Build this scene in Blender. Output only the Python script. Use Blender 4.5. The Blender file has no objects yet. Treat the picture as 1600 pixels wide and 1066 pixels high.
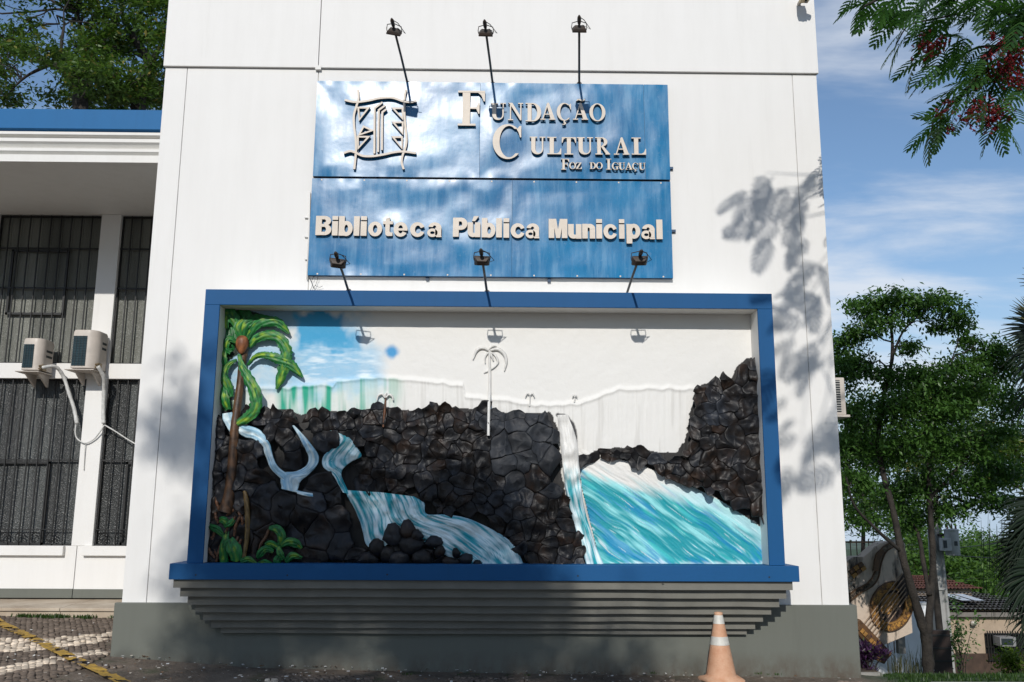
import bpy, bmesh, math, random
import numpy as np
from mathutils import Vector, Matrix

random.seed(7)
RNG = np.random.default_rng(11)
D = bpy.data
sc = bpy.context.scene
COL = sc.collection

# ------------------------------------------------------------------ camera
F = 1400.0                                   # focal length in photograph pixels (1600 wide)
CAM = np.array([0.10706607, -8.99552607, 0.90399369])
PITCH, YAW, ROLL = [math.radians(a) for a in (10.59125022, 0.75301153, 0.28207863)]
fwd = np.array([math.sin(YAW)*math.cos(PITCH), math.cos(YAW)*math.cos(PITCH), math.sin(PITCH)])
rgt = np.array([math.cos(YAW), -math.sin(YAW), 0.0])
upv = np.cross(rgt, fwd)
rgt, upv = (math.cos(ROLL)*rgt + math.sin(ROLL)*upv, -math.sin(ROLL)*rgt + math.cos(ROLL)*upv)
cam = D.objects.new('camera', D.cameras.new('camera'))
COL.objects.link(cam)
cam.data.sensor_width = 36.0
cam.data.lens = F/1600*36
cam.data.clip_start = 0.05
cam.data.clip_end = 6000
M = Matrix.Identity(4)
for i in range(3):
    M[i][0], M[i][1], M[i][2], M[i][3] = rgt[i], upv[i], -fwd[i], CAM[i]
cam.matrix_world = M
sc.camera = cam

# ------------------------------------------------------------------ sun, sky, exposure
SK, SS = 0.13, 0.585                         # sideways / downward travel of a shadow per metre of depth
SUN = np.array([-SK, -1.0, SS]); SUN /= np.linalg.norm(SUN)
SUN_EL = math.asin(SUN[2]); SUN_ROT = math.atan2(SUN[0], SUN[1])
sl = D.lights.new('sun', 'SUN'); sl.energy = 3.0; sl.angle = math.radians(0.53); sl.color = (1.0, 0.955, 0.89)
so = D.objects.new('sun', sl); COL.objects.link(so)
so.rotation_euler = Vector(SUN).to_track_quat('Z', 'Y').to_euler()
so.location = (0, -20, 30)

world = D.worlds.new('World'); sc.world = world; world.use_nodes = True
nt = world.node_tree; nt.nodes.clear()
def wn(t, **kw):
    n = nt.nodes.new(t)
    for k, v in kw.items(): setattr(n, k, v)
    return n
wl = nt.links.new
out = wn('ShaderNodeOutputWorld'); bg = wn('ShaderNodeBackground'); bg.inputs['Strength'].default_value = 0.112
tc = wn('ShaderNodeTexCoord'); sx = wn('ShaderNodeSeparateXYZ'); wl(tc.outputs['Generated'], sx.inputs[0])
zm = wn('ShaderNodeMath', operation='MAXIMUM'); wl(sx.outputs[2], zm.inputs[0]); zm.inputs[1].default_value = 0.11
cx = wn('ShaderNodeCombineXYZ'); wl(sx.outputs[0], cx.inputs[0]); wl(sx.outputs[1], cx.inputs[1]); wl(zm.outputs[0], cx.inputs[2])
sky = wn('ShaderNodeTexSky', sky_type='NISHITA', sun_disc=False)
sky.sun_elevation = SUN_EL; sky.sun_rotation = SUN_ROT
sky.air_density = 1.0; sky.dust_density = 0.25; sky.ozone_density = 2.0
wl(cx.outputs[0], sky.inputs[0])
# thin cloud layer: noise on a plane overhead
za = wn('ShaderNodeMath', operation='ADD'); wl(zm.outputs[0], za.inputs[0]); za.inputs[1].default_value = 0.10
dx_ = wn('ShaderNodeMath', operation='DIVIDE'); wl(sx.outputs[0], dx_.inputs[0]); wl(za.outputs[0], dx_.inputs[1])
dy_ = wn('ShaderNodeMath', operation='DIVIDE'); wl(sx.outputs[1], dy_.inputs[0]); wl(za.outputs[0], dy_.inputs[1])
cp = wn('ShaderNodeCombineXYZ'); wl(dx_.outputs[0], cp.inputs[0]); wl(dy_.outputs[0], cp.inputs[1])
mp = wn('ShaderNodeMapping'); wl(cp.outputs[0], mp.inputs[0])
mp.inputs['Rotation'].default_value = (0, 0, 0.35); mp.inputs['Scale'].default_value = (0.55, 1.25, 1); mp.inputs['Location'].default_value = (5.2, 0.7, 0)
nz = wn('ShaderNodeTexNoise'); wl(mp.outputs[0], nz.inputs[0])
nz.inputs['Scale'].default_value = 1.25; nz.inputs['Detail'].default_value = 7; nz.inputs['Roughness'].default_value = 0.58; nz.inputs['Distortion'].default_value = 0.35
cr = wn('ShaderNodeMapRange', interpolation_type='SMOOTHSTEP'); wl(nz.outputs[0], cr.inputs[0])
cr.inputs[1].default_value = 0.43; cr.inputs[2].default_value = 0.70; cr.inputs[3].default_value = 0.05; cr.inputs[4].default_value = 0.85
hz = wn('ShaderNodeMapRange', interpolation_type='SMOOTHSTEP'); wl(sx.outputs[2], hz.inputs[0])
hz.inputs[1].default_value = -0.02; hz.inputs[2].default_value = 0.30; hz.inputs[3].default_value = 0.85; hz.inputs[4].default_value = 0.0
hm = wn('ShaderNodeMix', data_type='RGBA'); wl(hz.outputs[0], hm.inputs[0]); hm.inputs[7].default_value = (3.5, 4.4, 5.6, 1)
mx = wn('ShaderNodeMix', data_type='RGBA'); wl(cr.outputs[0], mx.inputs[0])
hs = wn('ShaderNodeHueSaturation'); hs.inputs['Saturation'].default_value = 1.12; hs.inputs['Value'].default_value = 1.0
wl(sky.outputs[0], hs.inputs['Color']); wl(hs.outputs[0], hm.inputs[6]); wl(hm.outputs[2], mx.inputs[6])
mx.inputs[7].default_value = (6.4, 6.8, 7.4, 1)
wl(mx.outputs[2], bg.inputs[0]); wl(bg.outputs[0], out.inputs[0])

vs = sc.view_settings
vs.view_transform = 'Standard'; vs.look = 'None'; vs.gamma = 1.0; vs.use_curve_mapping = False; vs.exposure = 0.10
sc.render.engine = 'CYCLES'
sc.cycles.max_bounces = 6; sc.cycles.transparent_max_bounces = 8

# ------------------------------------------------------------------ measuring helpers
def ray(u, v):
    d = fwd + (u-800)/F*rgt - (v-533)/F*upv
    return d
def at(u, v, y):
    """world point on the plane Y=y seen at photograph pixel (u, v)"""
    d = ray(u, v); t = (y-CAM[1])/d[1]
    return CAM + t*d
def px(P):
    d = np.asarray(P, float)-CAM
    z = d@fwd
    return np.stack([800+F*(d@rgt)/z, 533-F*(d@upv)/z], -1)

# ------------------------------------------------------------------ mesh helpers
class MB:
    def __init__(s): s.v = []; s.f = []
    def add(s, vs_, fs_):
        o = len(s.v); s.v += [tuple(map(float, p)) for p in vs_]; s.f += [tuple(i+o for i in f) for f in fs_]; return s
    def box(s, a, b, bev=0.0):
        x0, y0, z0 = [min(p, q) for p, q in zip(a, b)]; x1, y1, z1 = [max(p, q) for p, q in zip(a, b)]
        return s.add([(x0,y0,z0),(x1,y0,z0),(x1,y1,z0),(x0,y1,z0),(x0,y0,z1),(x1,y0,z1),(x1,y1,z1),(x0,y1,z1)],
                     [(0,3,2,1),(4,5,6,7),(0,1,5,4),(1,2,6,5),(2,3,7,6),(3,0,4,7)])
    def prism(s, poly, y0, y1):
        """polygon of (x, z) pairs, from the front y0 to the back y1"""
        A = sum(p[0]*q[1]-q[0]*p[1] for p, q in zip(poly, poly[1:]+poly[:1]))
        if A < 0: poly = poly[::-1]
        n = len(poly)
        vs_ = [(p[0], y0, p[1]) for p in poly]+[(p[0], y1, p[1]) for p in poly]
        fs_ = [tuple(range(n)), tuple(range(2*n-1, n-1, -1))]+[(i, n+i, n+(i+1) % n, (i+1) % n) for i in range(n)]
        return s.add(vs_, fs_)
    def tube(s, pts, rad, n=8, cap=True, flat=1.0):
        pts = [Vector(p) for p in pts]; m = len(pts)
        if not hasattr(rad, '__len__'): rad = [rad]*m
        t0 = (pts[1]-pts[0]).normalized()
        ref = Vector((0, 0, 1)) if abs(t0.z) < 0.9 else Vector((1, 0, 0))
        u = t0.cross(ref).normalized(); vs_ = []
        for i in range(m):
            t = (pts[min(i+1, m-1)]-pts[max(i-1, 0)]).normalized()
            u = (u-t*u.dot(t)).normalized(); w = t.cross(u)
            for k in range(n):
                a = 2*math.pi*k/n
                vs_.append(pts[i]+(u*math.cos(a)+w*math.sin(a)*flat)*rad[i])
        fs_ = [(i*n+k, i*n+(k+1) % n, (i+1)*n+(k+1) % n, (i+1)*n+k) for i in range(m-1) for k in range(n)]
        if cap: fs_ += [tuple(range(n-1, -1, -1)), tuple((m-1)*n+k for k in range(n))]
        return s.add(vs_, fs_)
    def lathe(s, prof, c=(0, 0, 0), n=24, cap=True):
        vs_ = []; m = len(prof)
        for r, z in prof:
            for k in range(n):
                a = 2*math.pi*k/n; vs_.append((c[0]+r*math.cos(a), c[1]+r*math.sin(a), c[2]+z))
        fs_ = [(i*n+k, i*n+(k+1) % n, (i+1)*n+(k+1) % n, (i+1)*n+k) for i in range(m-1) for k in range(n)]
        if cap: fs_ += [tuple(range(n-1, -1, -1)), tuple((m-1)*n+k for k in range(n))]
        return s.add(vs_, fs_)
    def build(s, name, mat, parent=None, smooth=False, bevel=0.0, loc=None):
        me = D.meshes.new(name); me.from_pydata(s.v, [], s.f); me.update()
        return link(name, me, mat, parent, smooth, bevel)

def link(name, me, mat, parent=None, smooth=False, bevel=0.0):
    if mat is not None:
        for m in (mat if isinstance(mat, (list, tuple)) else [mat]): me.materials.append(m)
    if smooth: me.polygons.foreach_set('use_smooth', np.ones(len(me.polygons), bool))
    o = D.objects.new(name, me); COL.objects.link(o)
    if parent is not None:
        o.parent = parent; o.matrix_parent_inverse = parent_inv(parent)
    if bevel:
        b = o.modifiers.new('bevel', 'BEVEL'); b.width = bevel; b.segments = 2; b.limit_method = 'ANGLE'
    return o
def parent_inv(p):
    m = Matrix.Translation(p.location)
    return m.inverted()
def thing(name, label, cat, loc=(0, 0, 0), group=None):
    o = D.objects.new(name, None); COL.objects.link(o); o.location = loc; o.empty_display_size = 0.1
    tag(o, label, cat, group); return o
def tag(o, label=None, cat=None, group=None, kind=None):
    if label: o['label'] = label
    if cat: o['category'] = cat
    if group: o['group'] = group
    if kind: o['kind'] = kind
    return o
def copy_thing(t, loc, label):
    r = t.copy(); COL.objects.link(r); r.location = loc; r['label'] = label
    for ch in t.children:
        c = ch.copy(); COL.objects.link(c); c.parent = r
        for g in ch.children:
            e = g.copy(); COL.objects.link(e); e.parent = c
    return r

def np_mesh(name, V, Fq, mat, parent=None, smooth=False, col=None):
    """mesh from arrays: V (n,3), Fq (m,3|4); optional point colours (n,3) as attribute 'paint'"""
    me = D.meshes.new(name); V = np.asarray(V, np.float32); Fq = np.asarray(Fq, np.int32); k = Fq.shape[1]
    me.vertices.add(len(V)); me.vertices.foreach_set('co', V.ravel())
    me.loops.add(Fq.size); me.loops.foreach_set('vertex_index', Fq.ravel())
    me.polygons.add(len(Fq)); me.polygons.foreach_set('loop_start', np.arange(0, Fq.size, k, dtype=np.int32))
    if col is not None:
        a = me.color_attributes.new('paint', 'FLOAT_COLOR', 'POINT')
        c4 = np.ones((len(V), 4), np.float32); c4[:, :3] = col; a.data.foreach_set('color', c4.ravel())
    me.update(calc_edges=True); me.validate()
    return link(name, me, mat, parent, smooth)

# value noise, vectorised
_P = RNG.random((256, 256)).astype(np.float32)
def vnoise(x, y):
    x = np.asarray(x, float); y = np.asarray(y, float)
    xi = np.floor(x).astype(int); yi = np.floor(y).astype(int); fx = x-xi; fy = y-yi
    fx = fx*fx*(3-2*fx); fy = fy*fy*(3-2*fy); g = lambda a, b: _P[a & 255, b & 255]
    return (g(xi, yi)*(1-fx)+g(xi+1, yi)*fx)*(1-fy)+(g(xi, yi+1)*(1-fx)+g(xi+1, yi+1)*fx)*fy
def fbm(x, y, o=4):
    r = 0; a = 0.5
    for i in range(o):
        r = r+a*vnoise(x*2**i+17.3*i, y*2**i+5.1*i); a *= 0.5
    return r/(1-0.5**o)
def sstep(a, b, x):
    t = np.clip((np.asarray(x, float)-a)/(b-a), 0, 1); return t*t*(3-2*t)
def inpoly(X, Y, poly):
    X = np.asarray(X, float); Y = np.asarray(Y, float); r = np.zeros(X.shape, bool)
    n = len(poly)
    for i in range(n):
        x0, y0 = poly[i]; x1, y1 = poly[(i+1) % n]
        if y0 == y1: continue
        c = (y0 > Y) != (y1 > Y)
        r ^= c & (X < (x1-x0)*(Y-y0)/(y1-y0)+x0)
    return r
def srgb(r, g, b):
    f = lambda c: (c/255/12.92) if c <= 10 else ((c/255+0.055)/1.055)**2.4
    return (f(r), f(g), f(b))

# ------------------------------------------------------------------ materials
class NG:
    def __init__(s, name):
        s.m = D.materials.new(name); s.m.use_nodes = True; s.t = s.m.node_tree
        s.b = s.t.nodes['Principled BSDF']; s.out = s.t.nodes['Material Output']
        s._tc = None
    def n(s, t, **kw):
        x = s.t.nodes.new(t)
        for k, v in kw.items(): setattr(x, k, v)
        return x
    def l(s, a, b): s.t.links.new(a, b)
    def co(s):
        if s._tc is None: s._tc = s.n('ShaderNodeTexCoord')
        return s._tc.outputs['Object']
    def noise(s, scale, detail=4, rough=0.5, stretch=None, dist=0.0):
        x = s.n('ShaderNodeTexNoise'); x.inputs['Scale'].default_value = scale; x.inputs['Detail'].default_value = detail
        x.inputs['Roughness'].default_value = rough; x.inputs['Distortion'].default_value = dist
        if stretch:
            m = s.n('ShaderNodeMapping'); m.inputs['Scale'].default_value = stretch; s.l(s.co(), m.inputs[0]); s.l(m.outputs[0], x.inputs[0])
        else: s.l(s.co(), x.inputs[0])
        return x.outputs[0]
    def rng(s, v, a, b, c, d):
        x = s.n('ShaderNodeMapRange'); s.l(v, x.inputs[0])
        for i, k in enumerate((a, b, c, d)): x.inputs[i+1].default_value = k
        return x.outputs[0]
    def mix(s, fac, a, b, mode='MIX'):
        x = s.n('ShaderNodeMix', data_type='RGBA', blend_type=mode)
        if hasattr(fac, 'links'): s.l(fac, x.inputs[0])
        else: x.inputs[0].default_value = fac
        for i, c in ((6, a), (7, b)):
            if hasattr(c, 'links'): s.l(c, x.inputs[i])
            else: x.inputs[i].default_value = (*c, 1)
        return x.outputs[2]
    def bump(s, h, strength=0.3, dist=0.01, prev=None):
        x = s.n('ShaderNodeBump'); x.inputs['Strength'].default_value = strength; x.inputs['Distance'].default_value = dist
        s.l(h, x.inputs['Height'])
        if prev: s.l(prev, x.inputs['Normal'])
        s.l(x.outputs[0], s.b.inputs['Normal']); return x.outputs[0]
    def set(s, **kw):
        for k, v in kw.items():
            i = s.b.inputs[k.replace('_', ' ')]
            if hasattr(v, 'links'): s.l(v, i)
            elif isinstance(v, tuple): i.default_value = (*v, 1)
            else: i.default_value = v
        return s

def simple(name, c, rough=0.6, var=0.12, scale=6, bump=0.0, bscale=60, metal=0.0, bdist=0.004, dark=None, spec=0.5):
    g = NG(name)
    f = g.noise(scale, 5, 0.6)
    c2 = dark or tuple(k*(1-2.2*var) for k in c)
    g.set(Base_Color=g.mix(g.rng(f, 0.35, 0.68, 0, 1), c2, tuple(min(1, k*(1+var*0.4)) for k in c)), Roughness=rough, Metallic=metal)
    g.b.inputs['Specular IOR Level'].default_value = spec
    if bump: g.bump(g.noise(bscale, 4, 0.6), bump, bdist)
    return g.m

def wall_paint(name, c, streak=0.05, splash=None):
    g = NG(name)
    a = g.rng(g.noise(1.3, 5, 0.6), 0.3, 0.7, 0.96, 1.01)
    b = g.rng(g.noise(2.2, 5, 0.65, (3.0, 3.0, 0.35)), 0.42, 0.75, 1.0, 1.0-streak)
    m = g.n('ShaderNodeMath', operation='MULTIPLY'); g.l(a, m.inputs[0]); g.l(b, m.inputs[1])
    spots = g.rng(g.noise(9, 3, 0.7), 0.70, 0.78, 1.0, 0.93)
    m2 = g.n('ShaderNodeMath', operation='MULTIPLY'); g.l(m.outputs[0], m2.inputs[0]); g.l(spots, m2.inputs[1])
    run = g.rng(g.noise(1.0, 6, .7, (7.0, 7.0, .5)), .58, .80, 1.0, 1.0-1.6*streak); m3 = g.n('ShaderNodeMath', operation='MULTIPLY'); g.l(m2.outputs[0], m3.inputs[0]); g.l(run, m3.inputs[1]); m2 = m3
    g.set(Base_Color=g.mix(m2.outputs[0], tuple(k*0.55 for k in (c[0], c[1]*0.97, c[2]*0.9)), c), Roughness=0.62)
    if splash:
        sp_ = g.n('ShaderNodeSeparateXYZ'); g.l(g.co(), sp_.inputs[0]); up = g.rng(sp_.outputs[2], splash[0], splash[1], 1.0, 0.0)
        sm = g.n('ShaderNodeMath', operation='MULTIPLY'); g.l(up, sm.inputs[0]); g.l(g.rng(g.noise(6, 6, .7, (1, 1, .6)), .38, .66, 0.05, 1.0), sm.inputs[1])
        scf = g.rng(g.noise(16, 4, .75), .69, .73, 0, .5); mxs = g.n('ShaderNodeMath', operation='MAXIMUM'); g.l(sm.outputs[0], mxs.inputs[0]); g.l(scf, mxs.inputs[1])
        g.set(Base_Color=g.mix(mxs.outputs[0], g.b.inputs['Base Color'].links[0].from_socket, (.085, .062, .045)))
    g.b.inputs['Specular IOR Level'].default_value = .3
    p = g.bump(g.noise(5, 3, 0.5), 0.25, 0.006)
    g.bump(g.noise(130, 3, 0.6), 0.25, 0.002, p)
    return g.m

MAT = {}
MAT['white'] = wall_paint('white_wall_paint', (0.765, 0.757, 0.737), 0.085)
MAT['white2'] = wall_paint('white_trim_paint', (0.76, 0.75, 0.72), 0.10)
MAT['plinth'] = wall_paint('grey_plinth_paint', (0.140, 0.148, 0.128), 0.12, (-.64, -.42))
MAT['slat'] = simple('grey_slat_paint', (0.168, 0.163, 0.140), 0.6, 0.07, 4, 0.2, 40)
MAT['blue'] = wall_paint('blue_wall_paint', (0.004, 0.080, 0.225), 0.12)
MAT['bluefas'] = wall_paint('blue_fascia_paint', (0.010, 0.125, 0.32), 0.12)
MAT['joint'] = simple('joint_filler', (0.60, 0.59, 0.56), 0.8, 0.2)
MAT['black'] = simple('black_iron', (0.012, 0.012, 0.012), 0.5, 0.2, 20, 0.1)
MAT['lamp'] = simple('weathered_lamp_iron', (0.03, 0.028, 0.026), 0.55, 0.3, 15, 0.2, 90, 0.3, dark=(0.05, 0.03, 0.02))
MAT['arm'] = simple('grey_conduit', (0.10, 0.10, 0.095), 0.45, 0.2, 12, metal=0.5)
MAT['ac'] = simple('beige_plastic', (0.60, 0.54, 0.48), 0.45, 0.1, 3)
MAT['grille'] = simple('teal_grille', (0.012, 0.045, 0.06), 0.35, 0.15, 8)
MAT['fins'] = simple('dark_fins', (0.02, 0.03, 0.035), 0.5, 0.2, 30)
MAT['hose'] = simple('white_hose_wrap', (0.62, 0.62, 0.60), 0.5, 0.1, 20, 0.3, 60)
MAT['brass'] = simple('brass_fitting', (0.25, 0.19, 0.11), 0.4, 0.2, 20, metal=0.7)
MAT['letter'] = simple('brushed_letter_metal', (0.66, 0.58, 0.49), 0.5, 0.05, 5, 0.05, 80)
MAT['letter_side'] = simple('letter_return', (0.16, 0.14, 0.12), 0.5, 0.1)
MAT['soil'] = simple('dry_soil', (0.085, 0.06, 0.042), 0.9, 0.3, 8, 0.6, 40, bdist=0.02, dark=(0.035, 0.028, 0.02))
MAT['bark'] = simple('grey_brown_bark', (0.040, 0.033, 0.027), 0.85, 0.3, 9, 0.8, 45, bdist=0.02)
MAT['palebark'] = simple('pale_bark', (0.17, 0.145, 0.115), 0.85, 0.3, 9, 0.8, 45, bdist=0.02)
MAT['concrete'] = simple('weathered_concrete', (0.30, 0.29, 0.265), 0.85, 0.18, 3, 0.4, 30)
MAT['pole'] = simple('pole_concrete', (0.34, 0.34, 0.33), 0.85, 0.12, 3, 0.3, 30)
MAT['steel'] = simple('grey_tank_paint', (0.36, 0.37, 0.37), 0.45, 0.1, 4)
MAT['porcelain'] = simple('brown_porcelain', (0.10, 0.05, 0.035), 0.3, 0.1)

# ------------------------------------------------------------------ ground
XB = [-8, -3.56, -2.2, 0.0, 1.8, 4.0]; ZB = [-0.40, -0.477, -0.578, -0.619, -0.638, -0.66]
def gz(x, y):
    x = np.asarray(x, float); y = np.asarray(y, float)
    zb = np.interp(x, XB, ZB)
    left = zb+0.03*np.clip(y, -6, 3)*(x < 3.2)
    r = sstep(3.0, 4.2, x)
    yy = np.clip(y, 0, None)
    drop = np.where(yy < 24, -0.178*yy, -0.178*24-0.034*(np.clip(yy, 24, 3000)-24))
    far = sstep(20, 40, y)
    r = np.maximum(r, far)
    return left*(1-r)+(zb+drop)*r
gx = np.unique(np.concatenate([np.linspace(-1800, -40, 14), np.linspace(-40, -8, 17), np.linspace(-8, 8, 65), np.linspace(8, 40, 33), np.linspace(40, 1800, 20)]))
gy = np.unique(np.concatenate([np.linspace(-400, -12, 10), np.linspace(-12, 12, 73), np.linspace(12, 60, 25), np.linspace(60, 440, 14), np.linspace(440, 3000, 10)]))
GX, GY = np.meshgrid(gx, gy)
GZ = gz(GX, GY)-0.012
def grid_faces(ny, nx):
    i = np.arange(ny*nx).reshape(ny, nx)
    return np.stack([i[:-1, :-1], i[:-1, 1:], i[1:, 1:], i[1:, :-1]], -1).reshape(-1, 4)
g = NG('ground_earth')
sxyz = g.n('ShaderNodeSeparateXYZ'); g.l(g.co(), sxyz.inputs[0])
big = g.noise(1.6, 6, 0.62); fine = g.noise(22, 5, 0.7)
earth = g.mix(g.rng(big, 0.35, 0.65, 0, 1), (0.085, 0.066, 0.05), (0.20, 0.155, 0.115))
earth = g.mix(g.rng(fine, 0.52, 0.66, 0, 0.75), earth, (0.22, 0.19, 0.155))
moss = g.mix(g.rng(g.noise(2.6, 4, 0.6), 0.55, 0.66, 0, 0.7), earth, (0.035, 0.05, 0.018))
grassc = g.mix(g.rng(fine, 0.4, 0.6, 0, 1), (0.02, 0.045, 0.012), (0.04, 0.075, 0.02))
isg = g.rng(sxyz.outputs[1], -1.5, -.8, 0, 1); isx = g.rng(sxyz.outputs[0], 3.5, 3.9, 0, 1)
mm = g.n('ShaderNodeMath', operation='MULTIPLY'); g.l(isg, mm.inputs[0]); g.l(isx, mm.inputs[1])
g.set(Base_Color=g.mix(mm.outputs[0], moss, grassc), Roughness=0.95)
g.bump(g.noise(30, 6, 0.7), 0.6, 0.03)
ground = np_mesh('ground', np.stack([GX, GY, GZ], -1).reshape(-1, 3), grid_faces(*GX.shape), g.m, smooth=True)
tag(ground, kind='structure')

# far ridge of the valley
hx = np.linspace(-200, 1500, 120); hr = np.linspace(0, 1, 14); HX, HR = np.meshgrid(hx, hr)
ridge = -25+5*fbm(hx/150+3, hx*0+1.0, 4)
HY = 520+HR*240; HZ = -33+(ridge[None, :]+33)*np.sin(np.clip(HR, 0, 1)*math.pi)**0.6+1.5*fbm(HX/14, HY/14, 3)
g = NG('hill_woodland'); f = g.noise(0.08, 8, 0.7)
g.set(Base_Color=g.mix(g.rng(f, 0.4, 0.62, 0, 1), (0.055, 0.085, 0.065), (0.10, 0.135, 0.09)), Roughness=1.0)
hills = np_mesh('hills', np.stack([HX, HY, HZ], -1).reshape(-1, 3), grid_faces(*HX.shape), g.m, smooth=True); tag(hills, kind='structure')

# ------------------------------------------------------------------ main block
UZ = 5.56                                    # underside of the proud upper panel
XL, XR, TOP, BACK = -3.52, 3.52, 8.2, 9.0
block = thing('library_block', 'tall white windowless building front carrying the blue signs and the mural', 'building', (0, 0, -0.62))
b = MB(); b.box((XL+.02, .012, -.7), (XR-.02, BACK, TOP)); b.build('core_wall', MAT['joint'], block)
FRX, FZ0, FZ1 = 2.78, 0.394, 3.0
def wall_panel(x0, x1, z0, z1, y=0.0):
    m = MB(); m.box((x0, y, z0), (x1, .03, z1)); m.build('wall_panel', MAT['white'], block, bevel=0.003)
JL, JR, JM = -3.285, 3.255, -1.875
J = 0.0035
wall_panel(XL, JL-J, -.03, UZ-.004); wall_panel(JR+J, XR, -.03, UZ-.004)
for poly in ([(JL+J, -.03), (-2.5, -.03), (-2.5, 2.6), (JM-J, 2.6), (JM-J, UZ-.004), (JL+J, UZ-.004)], [(JM+J, 2.6), (2.5, 2.6), (2.5, -.03), (JR-J, -.03), (JR-J, UZ-.004), (JM+J, UZ-.004)]):
    m = MB(); m.prism(poly, 0.0, .03); m.build('wall_panel', MAT['white'], block, bevel=0.003)
wall_panel(-2.5+.001, 2.5-.001, -.03, .5)
for x0, x1 in ((XL-.015, JM-J), (JM+J, XR+.015)):
    m = MB(); m.box((x0, -.03, UZ), (x1, .02, TOP+.02)); m.build('upper_wall_panel', MAT['white'], block, bevel=0.004)
m = MB(); m.box((JM-.03, -.036, UZ-.025), (JM+.03, 0.0, UZ+.02)); m.build('joint_cover', MAT['white2'], block)
# side and back skins
for x0, x1 in ((XL-.003, XL+.019), (XR-.019, XR+.003)):
    m = MB(); m.box((x0, .032, -.7), (x1, BACK, TOP)); m.build('side_wall', MAT['white'], block)
m = MB()
m.box((XL-.05, -.05, -1.1), (XR+.055, .0, -.001)); m.build('plinth', MAT['plinth'], block, bevel=0.006)
m = MB(); m.box((XR-.03, .002, -1.9), (XR+.055, BACK, -.001)); m.build('side_plinth', MAT['plinth'], block)

# ------------------------------------------------------------------ side wing on the left
YW, YC = 3.0, 1.06
wing = thing('side_wing', 'low white wing with barred windows under a blue topped canopy left of the tall block', 'building', (-6, YW, -.4))
WX0, WX1 = -13.0, XL-.006
def zat(v, y, u=100): return at(u, v, y)[2]
m = MB()
m.box((WX0, YC+.02, zat(200, YC)), (WX1, YC+1.2, zat(169.5, YC)))
m.build('blue_fascia', MAT['bluefas'], wing, bevel=.004)
# cornice profile (y, z) swept along x
zt, zbt = zat(200.5, YC)-.002, zat(253, YC)
zs = lambda t: zt+(zbt-zt)*t
prof = [(YC+.10, zs(0)), (YC+.10, zs(.07)), (YC+.02, zs(.08)), (YC+.02, zs(.16)), (YC+.10, zs(.19)), (YC+.10, zs(.24)), (YC+.035, zs(.26)), (YC+.035, zs(.36)), (YC+.06, zs(.39)), (YC+.10, zs(.47)), (YC+.125, zs(.54)), (YC+.125, zs(.56)), (YC+.02, zs(.58)), (YC+.02, zs(.66)), (YC+.05, zs(.69)), (YC+.09, zs(.75)), (YC+.09, zs(.78)), (YC, zs(.79)), (YC, zs(1.0)), (YC+.3, zs(1.0)), (YC+.3, zs(0))]
m = MB(); n = len(prof)
m.add([(WX0, p[0], p[1]) for p in prof]+[(WX1, p[0], p[1]) for p in prof], [tuple(range(n)), tuple(range(2*n-1, n-1, -1))]+[(i, n+i, n+(i+1) % n, (i+1) % n) for i in range(n)])
m.build('cornice', MAT['white2'], wing)
ZSOF = zbt+.004
m = MB(); m.box((WX0, YC+.302, ZSOF), (WX1, YW+.4, ZSOF+.2)); m.build('canopy_soffit', MAT['white2'], wing)
m = MB(); m.box((WX0, YC+1.21, ZSOF+.201), (WX1, BACK, ZSOF+.3)); m.build('roof', MAT['concrete'], wing)
# wall pieces: glass plane behind, piers and beams in front
zwt = ZSOF-.002
zb1, zb0 = zat(566, YW-.1), zat(590, YW-.1)
zs1, zs0 = zat(853, YW), zat(868, YW)
zfl = zat(933.5, YW)
YG = YW+.14
def pier(u0, u1, v): return at(u0, v, YW)[0], at(u1, v, YW)[0]
PX0, PX1 = at(151.5, 420, YW)[0], at(182.5, 420, YW)[0]
piers = [(PX0, PX1)]; 
gapw = PX0-(-12.4)
m = MB(); m.box((PX0, YW-.003, zs1+.0005), (PX1, YG+.1, zwt)); m.build('pier', MAT['white'], wing, bevel=.005)
PX2, PX3 = -7.2, -6.86
m = MB(); m.box((PX2, YW-.003, zs1+.0005), (PX3, YG+.1, zwt)); m.build('pier', MAT['white'], wing, bevel=.005)
m = MB(); m.box((WX0, YW-.006, zb0), (WX1, YG+.1, zb1)); m.build('cross_beam', MAT['white'], wing, bevel=.005)
jx = at(118, 880, YW)[0]
m = MB(); m.box((WX0, YW, zfl), (jx-.004, YG+.2, zs1)); m.build('wall_under_window', MAT['white'], wing, bevel=.004)
m = MB(); m.box((jx+.004, YW, zfl), (WX1, YG+.2, zs1-.0003)); m.build('wall_under_window', MAT['white'], wing, bevel=.004)
m = MB(); m.box((WX0, YG+.21, zfl-.3), (WX1, YG+.4, zwt)); m.build('back_lining', simple('dark_room', (.02, .02, .018), .9), wing)
m = MB(); m.box((WX0, YW-.012, zat(932, YW)-.02), (jx-.004, YW+.01, zat(920, YW))); m.box((jx+.004, YW-.012, zat(932, YW)-.02), (WX1, YW+.01, zat(920.5, YW))); m.build('skirting', MAT['plinth'], wing, bevel=.003)
for x0, x1 in ((PX3+.02, at(101.5, 860, YW)[0]), (at(131, 860, YW)[0], WX1)):
    m = MB(); m.box((x0, YW-.06, zs0), (x1, YG, zs1+.001)); m.build('window_sill', MAT['white'], wing, bevel=.005)
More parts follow.
